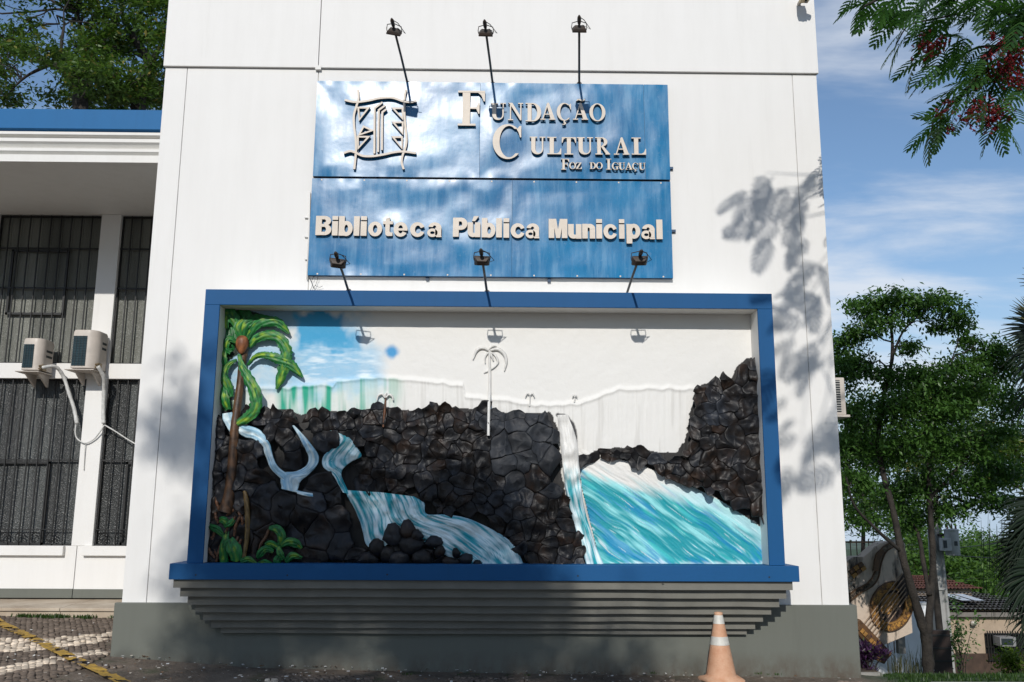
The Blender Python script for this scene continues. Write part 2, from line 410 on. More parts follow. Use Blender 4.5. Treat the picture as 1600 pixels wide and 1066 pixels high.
# glass: rough patterned panes
g = NG('patterned_glass')
g.set(Base_Color=g.mix(g.rng(g.noise(1.1, 4, .5, (3, 3, .3)), .35, .65, 0, 1), (.085, .09, .078), (.20, .205, .18)), Roughness=.32)
v = g.n('ShaderNodeTexVoronoi'); v.inputs['Scale'].default_value = 70; g.l(g.co(), v.inputs[0])
g.bump(v.outputs[0], .8, .01)
GLASS_UP = g.m
g = NG('dark_patterned_glass')
g.set(Base_Color=g.mix(g.rng(g.noise(1.3, 3, .5, (4, 4, .1)), .45, .62, 0, 1), (.045, .048, .048), (.09, .097, .095)), Roughness=.28)
v = g.n('ShaderNodeTexVoronoi'); v.inputs['Scale'].default_value = 60; g.l(g.co(), v.inputs[0]); g.bump(v.outputs[0], .9, .012)
GLASS_DN = g.m
def window(x0, x1, z0, z1, rows, glass, sash=None):
    w = MB(); t = .02; y0, y1 = YW+.055, YW+.085
    for a, c in (((x0, y0, z0), (x0+t, y1, z1)), ((x1-t, y0, z0), (x1, y1, z1)), ((x0+t, y0, z0), (x1-t, y1, z0+t)), ((x0+t, y0, z1-t), (x1-t, y1, z1))): w.box(a, c)
    W = w.build('window', MAT['black'], wing)
    nb = max(2, int(round((x1-x0)/.137)))
    for k in range(nb):
        q = MB(); q.box((x0+(k)*(x1-x0)/nb+.002, YW+.105, z0), (x0+(k+1)*(x1-x0)/nb-.002, YW+.118, z1)); q.build('pane', glass, W)
    bm = MB(); bm.box((-.006, 0, z0+t), (.006, .012, z1-t)); bme = None
    for k in range(1, nb):
        q = MB(); xx = x0+k*(x1-x0)/nb; q.box((xx-.007, YW+.03, z0+.003), (xx+.007, YW+.044, z1-.003)); q.build('bar', MAT['black'], W)
    for r in rows:
        q = MB(); q.box((x0, YW+.044, r-.011), (x1, YW+.055, r+.011)); q.build('rail', MAT['black'], W)
    if sash:
        sx0, sx1, sz0, sz1 = sash
        q = MB()
        for a, c in (((sx0, YW+.046, sz0), (sx1, YW+.07, sz0+.03)), ((sx0, YW+.046, sz1-.03), (sx1, YW+.07, sz1)), ((sx0, YW+.046, sz0), (sx0+.03, YW+.07, sz1)), ((sx1-.03, YW+.046, sz0), (sx1, YW+.07, sz1))): q.box(a, c)
        q.build('sash', MAT['black'], W)
    return W
r1, r2 = zat(387, YW), zat(449, YW)
window(PX3, PX0, zb1, zwt-.01, (r1, r2), GLASS_UP, (at(9, 450, YW)[0], at(100, 450, YW)[0], zat(491, YW), zat(389, YW)))
window(PX1, WX1, zb1, zwt-.01, (r1, r2), GLASS_UP)
window(PX3, PX0, zs1, zb0, (zat(719, YW),), GLASS_DN, (at(-60, 780, YW)[0], at(70, 780, YW)[0], zs1+.01, zat(721, YW)))
window(PX1, WX1, zs1, zb0, (zat(719, YW),), GLASS_DN, (at(190, 780, YW)[0], WX1, zs1+.01, zat(721, YW)))
# scroll work along the foot of the lower grilles
for x0, x1 in ((PX3, PX0), (PX1, WX1)):
    q = MB(); x = x0+.03; zc = zs1+.10
    q.box((x0, YW+.024, zs1+.20), (x1, YW+.032, zs1+.212))
    while x < x1-.2:
        pts = [(x+.1+.075*math.cos(a)*(1-a/14), YW+.028, zc+.075*math.sin(a)*(1-a/14)) for a in np.linspace(0, 8, 18)]
        q.tube(pts, .006, 4); x += .2
    q.build('scroll_work', MAT['black'], wing)

# porch floor and step
YS = 2.1
porch_z0 = zat(950, YS); porch_zb = zat(968, YS)
tile = NG('travertine_tile'); f = tile.noise(3, 5, .6)
tile.set(Base_Color=tile.mix(tile.rng(f, .35, .65, 0, 1), (.36, .28, .20), (.52, .44, .34)), Roughness=.55); tile.bump(tile.noise(40, 3), .2, .003)
porch = thing('porch_step', 'cream stone porch slab with one step in front of the barred windows', 'step', (-5.5, YS, porch_zb))
m = MB(); xs = np.arange(-9.4, WX1, 1.08)
for i, x in enumerate(xs):
    x1 = min(x+1.08, WX1-.002)
    for j, (y0, y1) in enumerate(((YS-.025, YS+.42), (YS+.425, YW-.014))):
        q = MB(); q.add([(x+.003, y0, porch_z0-.035), (x1-.003, y0, porch_z0-.035), (x1-.003, y1, porch_z0-.035), (x+.003, y1, porch_z0-.035), (x+.003, y0, porch_z0), (x1-.003, y0, porch_z0), (x1-.003, y1, porch_z0+(y1-y0)*.03), (x+.003, y1, porch_z0+(y1-y0)*.03)], [(0,3,2,1),(4,5,6,7),(0,1,5,4),(1,2,6,5),(2,3,7,6),(3,0,4,7)])
        q.build('tile', tile.m, porch, bevel=.004)
    q = MB(); q.box((x+.003, YS, porch_zb-.2), (x1-.003, YS+.3, porch_z0-.037)); q.build('riser_slab', tile.m, porch, bevel=.003)

# ------------------------------------------------------------------ the two blue signs
SY = -.055                                    # face of the sign sheets
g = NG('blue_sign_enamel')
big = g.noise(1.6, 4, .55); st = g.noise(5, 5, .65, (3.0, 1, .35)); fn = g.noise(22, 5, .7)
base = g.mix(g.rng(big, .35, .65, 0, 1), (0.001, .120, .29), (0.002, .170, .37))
base = g.mix(g.rng(st, .50, .72, 0, .30), base, (.17, .38, .55))  # pale streaks mixed into the blue stand for hazy reflections on the sheet
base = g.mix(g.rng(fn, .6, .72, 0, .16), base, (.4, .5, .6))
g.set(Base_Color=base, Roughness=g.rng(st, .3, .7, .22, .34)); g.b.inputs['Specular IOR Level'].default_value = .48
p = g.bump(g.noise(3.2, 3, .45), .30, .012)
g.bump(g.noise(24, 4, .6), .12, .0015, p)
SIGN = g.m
SIGN_SIDE = simple('sign_return', (.012, .06, .14), .5, .2)

def sign_sheet(parent, x0, x1, z0, z1, seed, seams):
    """sheet metal skin in strips, buckled between its fixings"""
    xs = [x0]+list(seams)+[x1]
    for k in range(len(xs)-1):
        a, c = xs[k]+(.0015 if k else 0), xs[k+1]-(.0015 if k < len(xs)-2 else 0)
        nx, nz = max(6, int((c-a)/.018)), int((z1-z0)/.018)
        X, Z = np.meshgrid(np.linspace(a, c, nx), np.linspace(z0, z1, nz))
        e = np.minimum.reduce([(X-a)/.12, (c-X)/.12, (Z-z0)/.12, (z1-Z)/.12]); e = np.clip(e, 0, 1)
        d = .022*(fbm(X*2.1+seed, Z*2.5+seed*2, 2)-.5)*e
        pul = .0055*(vnoise(X*5.3+seed*3, Z*0+seed)-.5)*np.cos((X-x0)*2*math.pi/.29)*np.exp(-np.minimum(Z-z0, z1-Z)/.05)
        rib = .002*(vnoise(X*6+seed, Z*.8)-.5)*e
        Y = SY+d+rib-.003+np.where(e > 0, 0, 0)+pul*np.clip(np.minimum(X-a, c-X)/.05, 0, 1)
        V = np.stack([X, Y, Z], -1).reshape(-1, 3)
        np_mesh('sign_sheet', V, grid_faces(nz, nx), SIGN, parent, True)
def sign_box(parent, x0, x1, z0, z1):
    m = MB(); t = .012
    m.box((x0, SY+.012, z0), (x1, -.002, z1)); m.build('sign_frame', SIGN_SIDE, parent)
    for a, c in (((x0, SY+.004, z0), (x0+t, SY+.0119, z1)), ((x1-t, SY+.004, z0), (x1, SY+.0119, z1))):
        q = MB(); q.box(a, c); q.build('edge_flange', SIGN_SIDE, parent)
A1, A2 = at(493, 275.5, SY), at(1044.5, 132.5, SY)
U = (at(492.5, 200, SY)[0], at(1045, 200, SY)[0], A1[2], A2[2]-.002)
usign = thing('upper_sign', 'upper blue metal sign with line emblem and serif lettering of a cultural foundation', 'sign', (0, SY, U[2]))
su = (at(750, 200, SY)[0], at(1007, 200, SY)[0])
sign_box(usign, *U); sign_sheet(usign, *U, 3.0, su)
Lw = (at(484, 360, SY)[0], at(1049.5, 360, SY)[0], at(760, 432.5, SY)[2], at(760, 281.5, SY)[2])
lsign = thing('lower_sign', 'lower blue metal sign reading Biblioteca Pública Municipal in heavy letters', 'sign', (0, SY, Lw[2]))
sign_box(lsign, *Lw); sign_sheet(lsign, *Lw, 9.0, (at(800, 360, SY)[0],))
for par, u, v in ((usign, 1049, 263), (lsign, 1053, 361)):
    P = at(u, v, -.02); q = MB(); q.box((P[0]-.035, -.03, P[2]-.012), (P[0]+.018, -.004, P[2]+.012)); q.build('fixing_tab', SIGN_SIDE, par)
for u, v in ((668, 435), (858, 438)):
    P = at(u, v, -.02); q = MB(); q.box((P[0]-.016, -.03, P[2]-.02), (P[0]+.016, -.004, P[2]+.03)); q.build('fixing_tab', SIGN_SIDE, lsign)
for k in range(9):
    for zz in (Lw[2]+.015, Lw[3]-.015):
        P = (Lw[0]+.1+k*(Lw[1]-Lw[0]-.2)/8, SY-.001, zz); q = MB()
        q.add([(P[0]+.009*math.cos(a), P[1]-(.004 if r else 0), P[2]+.009*math.sin(a)) for r in (0, 1) for a in np.linspace(0, 2*math.pi, 8, endpoint=False)], [(i, (i+1) % 8, 8+(i+1) % 8, 8+i) for i in range(8)]+[tuple(range(15, 7, -1))])
        q.build('rivet', MAT['letter'], lsign)

LF, LBK = SY-.040, SY-.014                    # letter faces stand off the sheet
def arc(cx_, cy_, rx, ry, a0, a1, n=14):
    return [(cx_+rx*math.cos(math.radians(a)), cy_+ry*math.sin(math.radians(a))) for a in np.linspace(a0, a1, n)]
def R_(x0, y0, x1, y1): return [(x0, y0), (x1, y0), (x1, y1), (x0, y1)]
SB = .055                                     # thickness of the thin slab serifs
def crescent(cx_=.5, a0=48, a1=318):
    o = arc(cx_, .5, .5, .52, a0, a1, 26); i = arc(cx_+.045, .5, .315, .47, a1-6, a0+6, 26); return o+i
def ring_quads(ox, oy, rx, ry, ix, iy, jx_, jy, n=28):
    o = arc(ox, oy, rx, ry, 0, 360, n+1); i = arc(ix, iy, jx_, jy, 0, 360, n+1)
    return [[o[k], o[k+1], i[k+1], i[k]] for k in range(n)]
GL = {
 'I': [R_(.28, SB, .72, 1-SB), R_(0, 0, 1, SB), R_(0, 1-SB, 1, 1)],
 'F': [R_(.17, SB, .45, 1-SB), R_(0, 0, .66, SB), R_(0, 1-SB, 1, 1), [(1, 1-SB), (1, .70), (.95, .70), (.86, .87), (.74, 1-SB)], R_(.45, .48, .74, .53), [(.68, .53), (.76, .66), (.80, .66), (.80, .34), (.76, .34), (.68, .48)]],
 'L': [R_(.17, SB, .47, 1-SB), R_(0, 1-SB, .66, 1), R_(0, 0, 1, SB), [(1, SB), (1, .34), (.95, .34), (.85, .13), (.68, SB)]],
 'T': [R_(.36, SB, .64, 1-SB), R_(.19, 0, .81, SB), R_(0, 1-SB, 1, 1), [(0, 1-SB), (.24, 1-SB), (.12, .87), (.05, .68), (0, .68)], [(1, 1-SB), (.76, 1-SB), (.88, .87), (.95, .68), (1, .68)]],
 'U': [R_(.10, .30, .36, 1-SB), R_(.77, .30, .86, 1-SB), arc(.48, .30, .38, .31, 180, 360, 18)+arc(.565, .30, .205, .235, 360, 180, 18), R_(0, 1-SB, .48, 1), R_(.63, 1-SB, 1, 1)],
 'N': [R_(.12, SB, .20, .9), R_(.80, .04, .88, 1-SB), [(.0, 1), (.28, 1), (.88, .16), (.88, 0), (.80, 0), (.12, .93)], R_(0, 0, .34, SB), R_(.66, 1-SB, 1, 1)],
 'A': [[(.46, 1), (.54, 1), (.20, SB), (.13, SB)], [(.40, .92), (.56, 1), (.94, SB), (.66, SB)], R_(.27, .29, .70, .345), R_(0, 0, .34, SB), R_(.56, 0, 1, SB)],
 'C': [crescent(), [(.80, .86), (.90, .97), (.95, .97), (.95, .63), (.91, .63), (.86, .78)]],
 'O': ring_quads(.5, .5, .5, .52, .5, .5, .285, .47),
 'D': [R_(.13, SB, .38, 1-SB), R_(0, 0, .5, SB), R_(0, 1-SB, .5, 1), arc(.47, .5, .53, .5, -90, 90, 20)+arc(.45, .5, .29, .445, 90, -90, 20)],
 'R': [R_(.13, SB, .37, 1-SB), R_(0, 0, .5, SB), R_(0, 1-SB, .5, 1), arc(.46, .74, .36, .26, -90, 90, 16)+arc(.44, .74, .15, .205, 90, -90, 16), [(.37, .48), (.55, .48), (.97, SB), (.70, SB)], R_(.68, 0, 1, SB)],
 'Z': [R_(.04, 1-SB, .97, 1), R_(0, 0, 1, SB), [(.66, .945), (.95, .945), (.33, SB), (.02, SB)], [(.04, .945), (.04, .7), (.09, .7), (.26, .945)], [(1, SB), (1, .32), (.94, .32), (.74, SB)]],
 'G': [crescent(), [(.80, .86), (.88, .97), (.92, .97), (.92, .66), (.88, .66), (.84, .78)], R_(.64, .02, .86, .40), R_(.52, .40, 1, .45)],
}
CED = [[(.46, -.02), (.56, -.02), (.52, -.09), (.60, -.12), (.62, -.2), (.52, -.26), (.36, -.25), (.36, -.21), (.46, -.21), (.5, -.17), (.44, -.12)]]
TIL = [[(.22, 1.10), (.30, 1.22), (.44, 1.24), (.60, 1.17), (.72, 1.18), (.78, 1.26), (.82, 1.24), (.74, 1.11), (.60, 1.08), (.42, 1.15), (.32, 1.15), (.27, 1.09)]]
GL['Ç'] = GL['C']+CED; GL['Ã'] = GL['A']+TIL
def serif_letter(ch, u0, u1, v0, v1, parent):
    um, vm = (u0+u1)/2, (v0+v1)/2
    x0, x1 = at(u0, vm, LF)[0], at(u1, vm, LF)[0]; z0, z1 = at(um, v1, LF)[2], at(um, v0, LF)[2]
    m = MB()
    for i, poly in enumerate(GL[ch]):
        e = .0009*(i % 3) if len(GL[ch]) < 14 else 0
        m.prism([(x0+p[0]*(x1-x0), z0+p[1]*(z1-z0)) for p in poly], LF-e, LBK+e)
    me = D.meshes.new('letter'); me.from_pydata(m.v, [], m.f)
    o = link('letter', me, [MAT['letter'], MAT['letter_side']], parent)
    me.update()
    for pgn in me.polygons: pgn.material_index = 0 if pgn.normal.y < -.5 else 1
    return o
o_ = (700, 130); s_ = 1600/330
for line in ('F 75 280 58 322', 'U 324 438 150 278', 'N 455 570 150 281', 'D 588 706 151 290', 'A 700 815 148 277', 'Ç 824 938 152 282', 'Ã 946 1062 149 277', 'O 1071 1193 156 286',
             'C 338 566 316 570', 'U 619 738 406 538', 'L 752 858 408 539', 'T 862 970 410 541', 'U 977 1100 410 540', 'R 1116 1228 411 541', 'A 1256 1375 411 542', 'L 1391 1500 413 542',
             'F 857 918 574 655', 'O 918 970 599 650', 'Z 968 1014 601 650', 'D 1073 1122 600 650', 'O 1121 1172 600 650', 'I 1197 1238 574 655', 'G 1241 1294 601 655', 'U 1293 1342 602 656', 'A 1340 1397 602 655', 'Ç 1395 1443 603 655', 'U 1446 1497 604 657'):
    c, *q = line.split(); q = [float(k) for k in q]
    serif_letter(c, o_[0]+q[0]/s_, o_[0]+q[1]/s_, o_[1]+q[2]/s_, o_[1]+q[3]/s_, usign)

def thick_ring(ox, oy, rx, ry, hx_, hy, n=26): return ring_quads(ox, oy, rx, ry, ox, oy, hx_, hy, n)
def thick_arc(ox, oy, rx, ry, ix, iy, hx_, hy, a0, a1): return arc(ox, oy, rx, ry, a0, a1, 24)+arc(ix, iy, hx_, hy, a1, a0, 24)
HV = {'l': [R_(0, 0, 1, 1)], 'i': [R_(0, 0, 1, .735), R_(0, .80, 1, 1)],
 'o': thick_ring(.5, .5, .5, .5, .16, .27), 'b': [R_(0, 0, .41, 1)]+thick_ring(.54, .37, .46, .385, .13, .19),
 'c': [thick_arc(.5, .5, .5, .5, .53, .5, .20, .27, 22, 338)], 'e': [thick_arc(.5, .5, .5, .5, .5, .5, .17, .28, -2, 330), R_(.25, .415, .998, .565)],
 't': [R_(.24, .22, .68, .92), R_(0, .635, 1, .80), [(.24, .22), (.28, .07), (.45, 0), (.98, .01), (.98, .19), (.76, .19), (.68, .25)], [(.24, .92), (.68, .92), (.68, 1)]],
 'a': [thick_arc(.52, .62, .46, .38, .50, .64, .12, .15, -10, 168), R_(.55, .12, .97, .64), [(.62, .0), (1, 0), (.97, .13), (.6, .13)]]+thick_ring(.36, .29, .36, .29, .16, .10),
 'u': [R_(0, .32, .42, 1), R_(.58, 0, 1, 1), thick_arc(.42, .34, .42, .34, .50, .36, .08, .10, 180, 318)],
 'P': [R_(0, 0, .41, 1), R_(.35, .80, .58, 1), R_(.35, .36, .58, .56), thick_arc(.56, .68, .44, .32, .54, .68, .10, .12, -90, 90)],
 'B': [R_(0, 0, .38, 1), R_(.3, .82, .56, 1), R_(.3, .43, .58, .58), R_(.3, 0, .58, .17), thick_arc(.54, .745, .42, .255, .52, .74, .12, .085, -90, 90), thick_arc(.56, .285, .44, .285, .54, .30, .12, .13, -90, 90)],
 'M': [R_(0, 0, .30, 1), R_(.70, 0, 1, 1), [(.22, 1), (.40, 1), (.5, .45), (.60, 1), (.78, 1), (.61, 0), (.39, 0)]]}
HV['n'] = [[(1-x, 1-y) for x, y in p] for p in HV['u']]
HV['p'] = [[(x, 1-y) for x, y in p] for p in HV['b']]
HV['ú'] = [[(x, y*.70) for x, y in p] for p in HV['u']]+[[(.34, .76), (.58, .76), (.88, 1), (.48, 1)]]
def sans_letter(ch, u0, u1, v0, v1, parent):
    um, vm = (u0+u1)/2, (v0+v1)/2
    x0, x1 = at(u0, vm, LF)[0], at(u1, vm, LF)[0]; z0, z1 = at(um, v1, LF)[2], at(um, v0, LF)[2]
    m = MB(); k = 0
    for poly in HV[ch]:
        big = len(poly) != 4 or len(HV[ch]) < 20 or poly == HV[ch][0]
        k += big; e = .0008*(k % 5) if big else 0
        m.prism([(x0+p[0]*(x1-x0), z0+p[1]*(z1-z0)) for p in poly], LF-e, LBK+e)
    me = D.meshes.new('letter'); me.from_pydata(m.v, [], m.f)
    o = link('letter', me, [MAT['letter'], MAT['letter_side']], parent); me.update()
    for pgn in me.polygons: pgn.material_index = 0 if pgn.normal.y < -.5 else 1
    return o
for line in ('B 493.3 518 337.5 367.5', 'i 519 528 337.6 368', 'b 529.4 551.2 337.8 368.4', 'l 552.8 561.8 338 368.4', 'i 563.6 573 338 368.5', 'o 575.3 597 346.3 369.3', 't 598.5 613.8 339.8 369', 'e 615 636.8 347 370', 'c 640.8 663.8 347.3 370.3', 'a 667.6 690.1 347.6 370.4',
             'P 707.7 730.2 340.3 370', 'ú 730.7 750.5 338 370.5', 'b 752.7 774.1 340.8 371', 'l 775.2 784.2 341 371', 'i 786.7 795.6 341.2 371.5', 'c 797.8 820.3 349 372', 'a 821.2 842.9 349.3 372.3',
             'M 857.3 886.5 342.2 372', 'u 887.7 908.6 350.3 373', 'n 909.7 930 350 372.8', 'i 931.6 940.8 342.5 372.8', 'c 942.8 964.5 350.2 373.4', 'i 967.2 975.7 342.7 373', 'p 978.9 1000.5 350.2 380.6', 'a 1002 1023.5 350.6 373.7', 'l 1025.7 1035.2 343.3 373.7'):
    c, *q = line.split(); q = [float(k) for k in q]; sans_letter(c, *q, lsign)

# line emblem on the upper sign
def smooth_line(pts, n=6):
    P = [np.array(p, float) for p in pts]; P = [2*P[0]-P[1]]+P+[2*P[-1]-P[-2]]; o = []
    for i in range(1, len(P)-2):
        for t in np.linspace(0, 1, n, endpoint=False):
            a, b2, c, d = P[i-1], P[i], P[i+1], P[i+2]
            o.append(.5*((2*b2)+(-a+c)*t+(2*a-5*b2+4*c-d)*t*t+(-a+3*b2-3*c+d)*t**3))
    o.append(P[-2]); return np.array(o)
def ribbon(poly_uv, wpx, dep, parent, name, closed=False, mat=None, y0=None):
    P = np.array([at(u, v, LF)[[0, 2]] for u, v in poly_uv]); w = wpx/F*8.95/2; m = MB(); n = len(P)
    if closed: T = np.roll(P, -1, 0)-np.roll(P, 1, 0)
    else: T = np.gradient(P, axis=0)
    if closed or len(P) < 5:             # mitred corners
        L, R = [], []
        for i in range(n):
            if closed: a, c = P[i]-P[i-1], P[(i+1) % n]-P[i]
            else: a = P[i]-P[i-1] if i else P[1]-P[0]; c = P[i+1]-P[i] if i < n-1 else P[i]-P[i-1]
            a = a/np.linalg.norm(a); c = c/np.linalg.norm(c); na = np.array([-a[1], a[0]]); nc = np.array([-c[1], c[0]])
            k = (na+nc); k = k/max(.35, k@na); L.append(P[i]+k*w); R.append(P[i]-k*w)
    else:
        T = T/np.linalg.norm(T, axis=1)[:, None]; N = np.stack([-T[:, 1], T[:, 0]], -1); L, R = P+N*w, P-N*w
    f0, f1 = LF-dep, LBK
    for i in range(n if closed else n-1):
        j = (i+1) % n; q = [L[i], L[j], R[j], R[i]]
        m.prism([tuple(k) for k in q], f0, f1)
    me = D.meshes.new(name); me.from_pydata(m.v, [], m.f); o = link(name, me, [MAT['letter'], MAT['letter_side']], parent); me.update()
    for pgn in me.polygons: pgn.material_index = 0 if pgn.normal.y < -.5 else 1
    return o
e_ = lambda pts: [(530+a/8.2, 140+c/8.2) for a, c in pts]
for k, pts in enumerate((((240, 0), (245, 120), (215, 230), (188, 330), (190, 470), (210, 620), (215, 760), (205, 900), (192, 1020)),
            ((855, 0), (835, 110), (835, 300), (845, 450), (862, 620), (850, 730), (810, 850), (800, 930), (825, 1020)),
            ((70, 135), (210, 160), (380, 140), (520, 110), (680, 105), (820, 150), (920, 160), (990, 145)),
            ((55, 815), (140, 790), (210, 810), (300, 850), (420, 855), (560, 835), (700, 805), (820, 795), (985, 815)))):
    ribbon(smooth_line(e_(pts), 5), 3.5, .001*k, usign, 'emblem_border')
for pts in (((243, 232), (375, 234), (258, 385)), ((312, 472), (422, 524), (255, 580)), ((238, 604), (375, 606), (243, 752)), ((690, 240), (812, 240), (812, 375)), ((692, 420), (814, 420), (814, 566)), ((688, 609), (804, 609), (804, 752))):
    ribbon(e_(pts), 3.0, .0005, usign, 'emblem_triangle', True)
for pts in (((450, 820), (453, 240), (555, 163)), ((497, 800), (507, 262), (590, 203)), ((547, 775), (552, 290), (606, 250))):
    ribbon(e_(pts), 3.2, .0007, usign, 'emblem_stripe')

# thin conduit and loose wires at the signs' left edge
cond = MB(); P0, P1 = at(484, 300, -.02), at(480, 437, -.02)
cond.tube([P0, (P0+P1)/2+np.array([.004, 0, 0]), P1], .009, 8)
for v in (340, 370, 405):
    P = at(480.5, v, -.02); cond.box((P[0]-.03, -.02, P[2]-.006), (P[0]+.03, -.003, P[2]+.006))
tag(cond.build('conduit', MAT['white2'], smooth=True), 'thin white conduit clipped to the wall left of the lower blue sign', 'conduit')
wr = MB()
for pts in (((483, 433), (488, 445), (484, 455)), ((490, 432), (487, 442), (493, 453)), ((497, 432), (494, 444), (489, 451)), ((492, 446), (499, 449), (504, 447))):
    wr.tube([at(u, v, -.03-.02*(i == 1)) for i, (u, v) in enumerate(smooth_line(pts, 4))], .0022, 5)
tag(wr.build('loose_wires', MAT['black']), 'tangle of thin dark wires hanging under the lower sign at its left corner', 'wires')

# ------------------------------------------------------------------ six floodlights on arms
def floodlight(base, head, lab, tilt, arm_end=None, kind=0):
    base = np.array(base); head = np.array(head)
    t = thing('floodlight', lab, 'floodlight', tuple(base), 'floodlights on arms lighting the signs')
    d = head-base; d /= np.linalg.norm(d)
    tip = head+d*.10
    m = MB(); m.tube([base, base+d*.12, (base+head)/2+np.array([0, 0, .008]), tip], [.0125, .0125, .012, .012], 10); m.build('arm', MAT['arm'], t, True)
    m = MB(); m.tube([tip-d*.05, tip, tip+d*.03, tip+d*.055], [.017, .02, .018, .008], 10); m.build('cable_gland', MAT['lamp'], t, True)
    # lamp body: a shallow tapered box whose lens faces the sign, held in a U bracket
    ax = np.array([math.cos(tilt[2]), 0, math.sin(tilt[2])])
    nrm = np.array([0, math.cos(tilt[0]), tilt[1]]); nrm = nrm-ax*(nrm@ax); nrm /= np.linalg.norm(nrm)
    w = np.cross(nrm, ax)
    c = head+np.array([0, 0, -.035])
    hw, hh, dp = .066, .042, .042
    def ringp(k, s1, s2): return [c+ax*a*hw*s1+w*e*hh*s2+nrm*k for a, e in ((-1, -1), (1, -1), (1, 1), (-1, 1))]
    rings = [ringp(-dp, .62, .55), ringp(-.02, .9, .9), ringp(0, 1.06, 1.1), ringp(.012, 1.06, 1.1)]
    m = MB(); m.add([p for r in rings for p in r], [(0, 1, 2, 3)]+[(i*4+k, i*4+4+k, i*4+4+(k+1) % 4, i*4+(k+1) % 4) for i in range(3) for k in range(4)])
    body = m.build('lamp_body', MAT['lamp'], t, bevel=.004)
    m = MB(); r = ringp(.0135, .95, .95); m.add(r, [(3, 2, 1, 0)]); m.build('lens', LENS, body)
    m = MB()
    for s in (-1, 1):
        m.tube([c+ax*s*.070, c+ax*s*.076+np.array([0, 0, .03]), c+ax*s*.070+np.array([0, 0, .075]), c+np.array([0, 0, .083])+d*.02], .0045, 6)
    m.build('bracket', MAT['lamp'], t)
    m = MB(); m.tube([tip+d*.04, tip+np.array([.05, .01, .0]), c+ax*.10+np.array([.012, 0, .01]), c+ax*.03-nrm*.05], .004, 6); m.build('cable', MAT['black'], t, True)
    m = MB(); m.tube([base+np.array([0, .0, 0]), base-np.array([0, .012, 0])], [.03, .028], 12); m.build('wall_flange', MAT['lamp'], t)
    return t
LENS = simple('lamp_glass', (.12, .12, .11), .1, .1)
ups = ((637, 131, 616, 46, .18), (770, 132, 759, 48, .02), (905, 132, 905, 42, 0.0))
labs = ('leftmost floodlight above the upper sign, arm leaning left over the emblem', 'middle floodlight above the upper sign on a slightly leaning arm', 'rightmost floodlight above the upper sign on an upright arm')
for (u0, v0, u1, v1, tw), lb in zip(ups, labs):
    floodlight(at(u0, v0, -.004), at(u1, v1, -.85), lb, (.2, -.9, -tw), None)
lows = ((545, 453, -.02, 528, 406, -1.06, .12), (761, 456, -.02, 753, 402, -1.08, .03), (979, 459, -.02, 999, 402, -1.08, -.02))
labs = ('lower left floodlight rising in front of the lower sign beside its first letters', 'lower middle floodlight standing in front of the lower sign', 'lower right floodlight on an arm leaning right in front of the lower sign')
for (u0, v0, y0, u1, v1, y1, tw), lb in zip(lows, labs):
    B0 = at(u0, v0, -.43); B0 = np.array([at(u0, v0, -.36)[0], -.36, 3.004]) if u0 < 900 else np.array(at(u0, v0-1, -.18))
    if u0 > 900: B0[1] = -.10; B0[2] = 3.03
    floodlight(B0, at(u1, v1, y1), lb, (.9, .75, -tw), None)

# dome camera box at the top right corner of the wall
cc = thing('security_camera', 'small beige security camera box with dark lens high on the right wall edge', 'camera', tuple(at(1262, 2, -.03)))
P = at(1259, -2, -.22)
m = MB(); m.box((P[0]-.055, P[1]-.05, P[2]-.02), (P[0]+.04, P[1]+.06, P[2]+.11)); m.build('housing', simple('cream_plastic', (.62, .5, .3), .45), cc, bevel=.006)
m = MB(); m.tube([P+np.array([.035, 0, .02]), P+np.array([.075, -.03, .015])], [.03, .034], 14); m.build('lens_barrel', MAT['black'], cc, True)
m = MB(); m.tube([P+np.array([0, 0, -.021]), P+np.array([0, 0, -.045])], .014, 10); m.build('sensor', MAT['black'], cc)
m = MB(); m.tube([P+np.array([-.01, .05, .05]), P+np.array([-.01, .19, .05])], .02, 10); m.build('wall_bracket', MAT['ac'], cc)

# ------------------------------------------------------------------ the relief mural in its box
FY, BY = -.43, -.16
mural = thing('relief_mural', 'painted relief of waterfalls, black rocks and palms in a blue framed box', 'mural', (0, FY, .25))
IX, IT = 2.632, 2.845
def bar(name, x0, x1, z0, z1, y0=FY, y1=-.002, mat=None):
    q = MB(); q.box((x0, y0, z0), (x1, y1, z1)); return q.build(name, mat or MAT['blue'], mural, bevel=.004)
# frame bars have a blue face and white return
def frame_bar(x0, x1, z0, z1):
    o = bar('frame_bar', x0, x1, z0, z1, FY, FY+.02); return o
frame_bar(-FRX, FRX, IT, FZ1); frame_bar(-FRX, -IX, FZ0, IT-.0005); frame_bar(IX, FRX, FZ0, IT-.0005)
bar('frame_return', -FRX, FRX, IT+.001, FZ1-.001, FY+.0205, -.002, MAT['white2'])
bar('frame_return', -FRX+.001, -IX-.001, FZ0, IT, FY+.0205, -.002, MAT['white2'])
bar('frame_return', IX+.001, FRX-.001, FZ0, IT, FY+.0205, -.002, MAT['white2'])
bar('sill', -2.915, 2.888, .250, FZ0-.001, -.49, -.002)
for u, v in ((306, 898.5), (449, 899), (605, 898), (903, 900), (1036, 910), (1202, 902)):
    P = at(u, v, -.49); q = MB(); q.tube([(P[0], -.4915, P[2]), (P[0], -.488, P[2])], .008, 8); q.build('drain_hole', MAT['black'], mural)
LFT = [-2.880, -2.833, -2.779, -2.723, -2.665, -2.603, -2.523]; RGT = [2.831, 2.787, 2.735, 2.673, 2.610, 2.549, 2.480]
ZT = [.249, .1735, .0915, .0115, -.0625, -.1375, -.2125, -.268]
PRJ = [.455, .395, .335, .275, .215, .155, .105]
